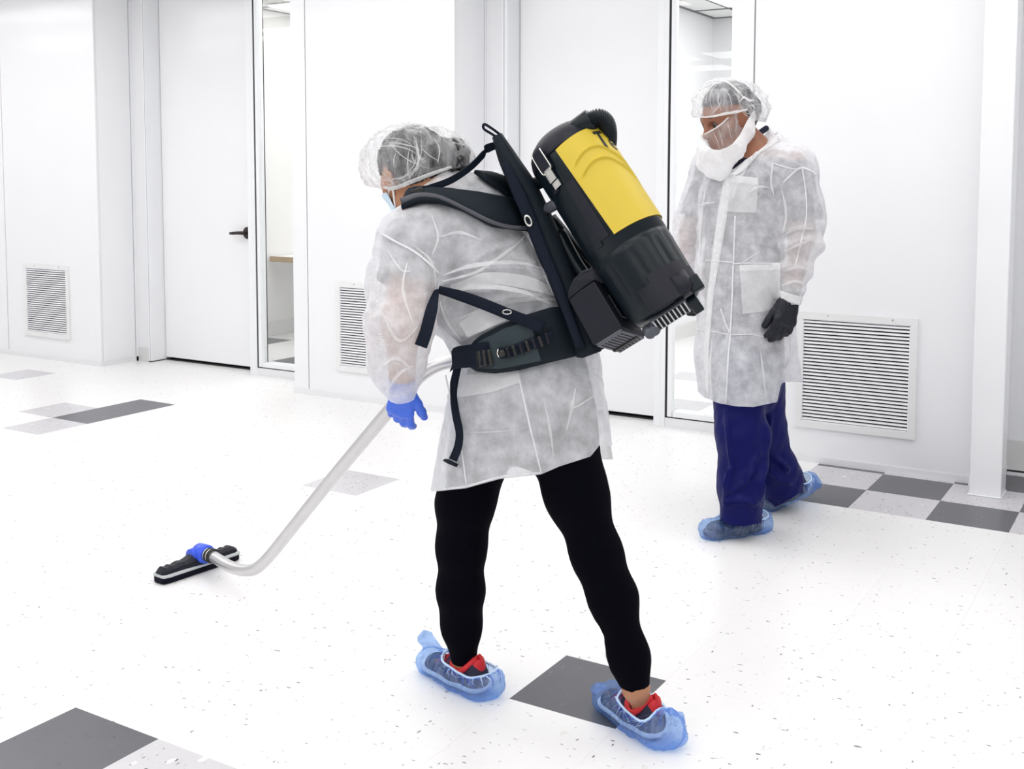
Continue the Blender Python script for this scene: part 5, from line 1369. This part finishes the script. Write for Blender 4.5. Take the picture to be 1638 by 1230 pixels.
# hose stub out of the lid: cuff and corrugated bend
h0 = W(912, 214, 2.57); h1 = W(945, 191, 2.55)
hd = nrm(h1 - h0)
MB().tube([h0 - hd * .015, h1, h1 + hd * .002], [.0235, .0255, .024], 24).obj('hose_cuff', 'pack', vc, True)
hp_ = spline([h1 - hd * .008, W(957, 188, 2.55), W(969, 196, 2.56), W(973, 214, 2.58), W(971, 236, 2.61), W(962, 258, 2.66)], 26)
hr = [.0195 + .0016 * (1 if (i // 2) % 2 else -1) for i in range(len(hp_))]
MB().tube(hp_, hr, 20).obj('hose', 'pack', vc, True)
# standoffs between can and back plate
for (a_, b_) in ((W(876, 334, 2.60), W(898, 321, 2.575)), (W(950, 435, 2.58), W(972, 421, 2.54))):
    d_ = nrm(b_ - a_)
    MB().tube([a_ - d_ * .03, a_, a_ + d_ * .001, b_, b_ + d_ * .002], [.009, .009, .0135, .0135, .012], 18).obj('standoff', 'pack3', vc, True)
MB().tube(spline([W(893, 372, 2.64), W(925, 430, 2.62), W(960, 470, 2.60), W(1000, 505, 2.57)], 8), .019, 14).obj('frame_tube', 'pack', vc, True)
MB().tube(spline([W(880, 350, 2.72), W(930, 410, 2.70), W(975, 455, 2.66)], 8), .018, 14).obj('frame_tube', 'pack', vc, True)
MB().tube(spline([W(838, 300, 2.66), W(862, 292, 2.64), W(884, 285, 2.62)], 8), .016, 12).obj('frame_tube', 'pack', vc, True)
# back plate: a long bent pad, seen almost edge on
bp_c = spline([(796, 218), (815, 258), (838, 300), (861, 350), (881, 400), (902, 450), (922, 502), (942, 556)], 4)
bp_w = np.interp(np.linspace(0, 1, len(bp_c)), [0, .12, .3, .5, .75, 1], [17, 30, 42, 46, 44, 46])
def slab(name, cl, wid, dn, df, m, parent, rnd=.35):
    """pad swept along a centre line: wid = thickness across the picture, dn..df = near and far edge"""
    V, Fc = [], []; k = len(cl); prof = []
    for s in (-1, -.72, 0, .72): prof.append((-1 if abs(s) < .9 else -1 + rnd, s))
    ring = [(-1 + rnd, -1), (1 - rnd, -1), (1, -1 + rnd), (1, 1 - rnd), (1 - rnd, 1), (-1 + rnd, 1), (-1, 1 - rnd), (-1, -1 + rnd)]
    for i in range(k):
        p_ = cl[i]; t = cl[min(i + 1, k - 1)] - cl[max(i - 1, 0)]; t = t / np.hypot(*t); n_ = np.array([-t[1], t[0]])
        for (a, b) in ring:
            d_ = (dn[i] + df[i]) / 2 + b * (df[i] - dn[i]) / 2; q = p_ - n_ * a * wid[i] / 2
            V.append(W(q[0], q[1], (dn[i] + df[i]) / 2) + FD * (d_ - (dn[i] + df[i]) / 2))
    m_ = len(ring)
    for i in range(k - 1):
        for j in range(m_): Fc.append((i * m_ + j, i * m_ + (j + 1) % m_, (i + 1) * m_ + (j + 1) % m_, (i + 1) * m_ + j))
    Fc += [tuple(range(m_ - 1, -1, -1)), tuple((k - 1) * m_ + j for j in range(m_))]
    return mesh_obj(name, V, Fc, m, parent, True)
n_ = len(bp_c); tt = np.linspace(0, 1, n_)
bpl = slab('back_plate', bp_c, bp_w, np.interp(tt, [0, 1], [2.62, 2.56]), np.interp(tt, [0, 1], [2.80, 2.78]), 'pad', vc)
# stitched side strip and grey eyelet
e1 = [(q[0] - w_ * .28, q[1] + 1) for q, w_ in zip(bp_c, bp_w)][4:]
slab('side_strip', [np.array(q) for q in e1], np.interp(np.linspace(0, 1, len(e1)), [0, .2, 1], [12, 22, 15]), np.interp(tt[4:], [0, 1], [2.612, 2.548]), np.interp(tt[4:], [0, 1], [2.63, 2.57]), 'web', vc)
ec_ = W(845, 353, 2.572)
MB().tube([ec_ + .0085 * math.cos(a) * nrm(RX + .45 * UP) * .8 + .0125 * math.sin(a) * nrm(UP - .45 * RX) for a in np.linspace(0, 6.2832, 25)], .0026, 8, caps=False).obj('eyelet', 'steel', vc, True)
# grab loop at the very top
MB_pts = spline([W(799, 222, 2.66), W(786, 214, 2.66), W(774, 206, 2.66), W(775, 199, 2.66), W(786, 205, 2.66), W(801, 216, 2.66)], 5)
ribbon('grab_loop', MB_pts, [FD] * len(MB_pts), .024, .006, 'web', vc)
# battery box
def quadbox(name, A, Bq, m, parent, bevel=.004):
    return MB().box8([A[0], A[1], A[2], A[3], Bq[0], Bq[1], Bq[2], Bq[3]]).obj(name, m, parent, bevel=bevel)
nA = [W(908, 478, 2.545), W(948, 552, 2.52), W(995, 523, 2.49), W(950, 449, 2.515)]
off_ = nrm(cS * .72 - cN * .70) * .085
fA_ = [W(942, 480, 2.62), W(990, 562, 2.60), W(1034, 537, 2.565), W(982, 459, 2.585)]
bb = quadbox('battery_box', nA, fA_, 'pack2', vc)
pl_ = [(907, 479), (909, 463), (917, 446), (931, 433), (948, 428), (962, 431), (972, 440), (980, 457), (951, 450)]
V = [W(x_, y_, 2.538 - .0012 * i_) for i_, (x_, y_) in enumerate(pl_)] + [W(x_ + 12, y_ + 2, 2.625) for (x_, y_) in pl_]
k_ = len(pl_)
mb_ = MB(); mb_.add(V, [tuple(range(k_)), tuple(range(2 * k_ - 1, k_ - 1, -1))] + [(i_, k_ + i_, k_ + (i_ + 1) % k_, (i_ + 1) % k_) for i_ in range(k_)])
mb_.obj('battery_cap', 'pack2', bb, bevel=.004)
bn_ = nrm(np.cross(nA[2] - nA[1], fA_[1] - nA[1])); bn_ = bn_ if bn_ @ cax > 0 else -bn_
bc_ = (nA[1] + nA[2] + fA_[1] + fA_[2]) / 4 + bn_ * .002
bu, bv = nrm(nA[2] - nA[1]), nrm((fA_[1] + fA_[2]) - (nA[1] + nA[2]))
MB().obox(bc_, bu, bv, bn_, .036, .048, .005).obj('battery', 'pack3', bb, bevel=.003)
for i in range(7): MB().obox(bc_ + bn_ * .0052 + bu * (-.027 + .009 * i), bu, bv, bn_, .0014, .040, .0012).obj('battery_rib', 'pack2', bb)
MB().obox(bc_ + bn_ * .006 + bv * .018, bu, bv, bn_, .034, .005, .0025).obj('battery_latch', 'ink', bb, bevel=.001)
MB().obox((nA[2] + nA[3] + fA_[2] + fA_[3]) / 4 + nrm(np.cross(nA[3] - nA[2], fA_[2] - nA[2])) * .004, nrm(nA[3] - nA[2]), bv, nrm(np.cross(nA[3] - nA[2], bv)), .030, .020, .008).obj('battery_clip', 'pack', bb, bevel=.003)
# shoulder straps: padded, lying over the gown
st = patch('shoulder_strap', treeW, [(662, 303), (690, 304), (722, 304), (760, 309), (800, 317), (848, 326)], [(644, 338), (672, 327), (704, 327), (742, 340), (786, 364), (850, 373)], 'pad', vc, off=.004, thick=.012, nu=40, nv=12, bulge=.008, ease=12)
strap('strap_piping', treeW, [(645, 334), (672, 323), (704, 323), (744, 337), (788, 360), (848, 370)], 6, 'piping', st, off=.020, thick=.006, nu=36, nv=5, bulge=.003, ease=12)
strap('strap_seam', treeW, [(655, 320), (690, 313), (725, 314), (755, 325), (766, 332)], 3, 'web', st, off=.0245, thick=.001, ease=12)
patch('shoulder_strap', treeW, [(757, 279), (782, 281), (806, 287), (836, 305)], [(775, 294), (796, 306), (812, 320), (840, 345)], 'pad', vc, off=.004, thick=.010, nu=24, nv=8, bulge=.006, ease=12)
lift = spline([W(664, 308, 2.60), W(690, 300, 2.60), W(722, 288, 2.61), W(752, 268, 2.63), W(772, 248, 2.645), W(779, 238, 2.65), W(791, 233, 2.655)], 6)
ribbon('load_strap', lift, [nrm(UP * .8 + RX * .35)] * len(lift), list(np.interp(np.linspace(0, 1, len(lift)), [0, .1, .5, .8, 1], [.024, .016, .017, .022, .018])), .003, 'web', vc)
bk = W(668, 306, 2.585)
MB().obox(bk, nrm(RX + .35 * UP), nrm(UP - .35 * RX), -FD, .014, .008, .005).obj('strap_buckle', 'ink', vc, bevel=.003)
# lower strap from armpit to belt, with a loose tail
strap('side_strap', treeW, [(698, 462), (735, 472), (770, 484), (810, 500), (845, 513), (866, 523)], [12, 17, 18, 18, 19, 20], 'web', vc, off=(.006, .036), thick=.003, nu=30, ease=30)
tl = spline([W(699, 463, 2.525), W(694, 480, 2.495), W(688, 505, 2.470), W(681, 532, 2.462), W(673, 554, 2.462)], 6)
ribbon('strap_tail', tl, [nrm(RX + .1 * UP)] * len(tl), list(np.interp(np.linspace(0, 1, len(tl)), [0, .4, 1], [.010, .027, .029])), .003, 'web', vc)
MB().tube([W(811, 499, 2.50) + .010 * math.cos(a) * RX + .005 * math.sin(a) * UP for a in np.linspace(0, 6.2832, 20)], .0012, 6, caps=False).obj('wire_ring', 'steel', vc, True)
# hip belt
blt = patch('hip_belt', treeW, [(752, 552), (775, 533), (805, 517), (840, 503), (880, 491), (925, 490), (962, 545)], [(752, 582), (770, 594), (795, 597), (830, 592), (880, 578), (925, 566), (966, 560)], 'pad', vc, off=.004, thick=.014, nu=44, nv=14, bulge=.010, ease=12)
patch('belt_facing', treeW, [(758, 553), (780, 538), (808, 523), (845, 510)], [(760, 578), (780, 586), (800, 588), (864, 576)], 'padgrey', blt, off=.0285, thick=.001, nu=24, nv=10, ease=12)
patch('belt_web', treeW, [(731, 554), (745, 549), (765, 546), (785, 543)], [(732, 587), (745, 585), (765, 583), (788, 578)], 'web', vc, off=.030, thick=.003, nu=14, nv=6, ease=12)
strap('ladder_strap', treeW, [(800, 562), (820, 558), (845, 548), (868, 540), (882, 536)], 17, 'web', blt, off=.031, thick=.004, nu=24, nv=5, ease=12)
for i, (x_, y_) in enumerate(((812, 561), (822, 558), (833, 555), (843, 551), (853, 547), (863, 543), (873, 539))):
    strap('ladder_rung', treeW, [(x_ - 3, y_ - 9), (x_ + 3, y_ + 8)], 5, 'pack2' if i % 2 == 0 else 'ink', blt, off=.036, thick=.004, nu=5, nv=3, ease=12)
for i in range(3):
    strap('buckle_bar', treeW, [(767 + i * 8, 556), (772 + i * 8, 582)], 5.5, 'ink', blt, off=.034, thick=.006, nu=6, nv=3, ease=12)
patch('buckle_frame', treeW, [(762, 554), (786, 549)], [(768, 586), (793, 580)], 'pack', blt, off=.031, thick=.004, nu=6, nv=6, ease=12)
q = W(803, 565, 2.50)
MB().tube([W(803, 565, 2.545), W(803, 565, 2.515), W(803, 565, 2.512)], [.0085, .0085, .004], 16).obj('belt_stud', 'ink', blt, True)
MB().tube(spline([W(797, 558, 2.515), W(795.5, 565, 2.513), W(798, 571, 2.515)], 4), .0016, 6).obj('stud_ring', 'steel', blt, True)
strap('belt_tail', treeW, [(735, 584), (729, 610), (725, 640), (728, 668), (735, 695), (733, 715), (725, 735)], [12, 13, 11, 12, 12, 13, 14], 'web', vc, off=(.020, .004), thick=.003, nu=30, ease=30)
strap('belt_tail_end', treeW, [(714, 735), (722, 739), (734, 744)], [4, 7, 5], 'web', vc, off=.006, thick=.003, ease=6)

# ================================================================== the wand with its floor brush
wd = empty('floor_wand', 'bent satin steel vacuum wand with floor brush held by the bending worker', 'wand')
nz0, nz1 = floor_pt(252, 930), floor_pt(366, 892)
nzc = floor_pt(316, 912); nd = nrm(nz1 - nz0); nw = nrm(np.cross(UP, nd)); nw = nw if nw @ RX > 0 else -nw
HL = .158
def np_(a, b, c): return nzc + nd * a + nw * b + UP * c
def bar(prof, L, name, m, parent, taper=.9, bevel=.003):
    """a bar with a cross-section (b, c) swept along the nozzle, narrower at its ends"""
    mb = MB(); V = []
    st_ = [(-1, .55), (-.97, .85), (-.85, 1), (.85, 1), (.97, .85), (1, .55)]
    cb = np.mean([p_[0] for p_ in prof])
    for s, k_ in st_:
        for (b, c) in prof: V.append(np_(s * L, cb + (b - cb) * k_, c))
    m_ = len(prof); Fc = [tuple(range(m_)), tuple(range(len(st_) * m_ - 1, (len(st_) - 1) * m_ - 1, -1))]
    for i in range(len(st_) - 1):
        for j in range(m_): Fc.append((i * m_ + j, (i + 1) * m_ + j, (i + 1) * m_ + (j + 1) % m_, i * m_ + (j + 1) % m_))
    mb.add(V, Fc); return mb.obj(name, m, parent, bevel=bevel)
hd_ = bpy.data.objects.new('floor_brush', None); COL.objects.link(hd_); hd_.parent = wd
bar([(-.030, .001), (.034, .001), (.036, .022), (-.032, .022)], HL, 'bristle_strip', 'bristle', hd_)
bar([(-.034, .022), (.040, .022), (.040, .030), (-.034, .030)], HL * 1.01, 'trim_strip', 'toolgrey', hd_, bevel=.002)
V = []; Fc = []
ks = np.linspace(-1, 1, 25)
for s in ks:
    up_ = .018 + .022 * math.exp(-(s / .30) ** 2) + (.004 if int((s + 1) * 14) % 2 else 0) * (abs(s) > .35)
    wdt = .026 + .008 * math.exp(-(s / .35) ** 2)
    if abs(s) > .95: wdt *= .7; up_ *= .6
    for (b, c) in ((-wdt, .030), (wdt, .030), (wdt * .9, .030 + up_ * .6), (wdt * .45, .030 + up_), (-wdt * .45, .030 + up_), (-wdt * .9, .030 + up_ * .6)): V.append(np_(s * HL * .97, .002 + b, c))
for i in range(len(ks) - 1):
    for j in range(6): Fc.append((i * 6 + j, (i + 1) * 6 + j, (i + 1) * 6 + (j + 1) % 6, i * 6 + (j + 1) % 6))
Fc += [tuple(range(6)), tuple(len(V) - 1 - j for j in range(6))]
mesh_obj('brush_body', V, Fc, 'pack2', hd_)
# swivel cuff
c0 = np_(.010, -.004, .058); c1 = np_(.002, .050, .066); c2 = np_(.0, .088, .066)
MB().tube([c0, c0 + (c1 - c0) * .1, c1, c1 + (c2 - c1) * .05], [.026, .033, .031, .024], 24).obj('blue_cuff', 'bluecuff', hd_, True)
MB().tube([np_(.028, 0, .055), np_(.030, 0, .055), np_(-.028, 0, .055), np_(-.030, 0, .055)], [.02, .026, .026, .02], 20).obj('pivot', 'bluecuff', hd_, True)
col_ = hd_
for i in range(4):
    a = c1 + (c2 - c1) * (.12 + .2 * i)
    MB().tube([a, a + (c2 - c1) * .13], .0245 if i % 2 else .0228, 22).obj('collar_ring', 'ink' if i % 2 else 'steel', hd_, True)
MB().tube([c1 - (c1 - c0) * .1, c2 + (c2 - c1) * .1], .0205, 18).obj('neck_tube', 'ink', hd_, True)
wp = spline([c2, W(366, 905, 3.62), W(388, 912, 3.55), W(408, 910, 3.50), W(428, 893, 3.46), W(452, 864, 3.42), W(520, 779, 3.29), W(590, 695, 3.12), W(632, 645, 3.03), W(660, 613, 2.99), W(685, 592, 2.97), W(712, 580, 2.96), W(745, 576, 2.955), W(785, 577, 2.95)], 8)
MB().tube(wp, .0188, 22).obj('tube', 'chrome', wd, True)
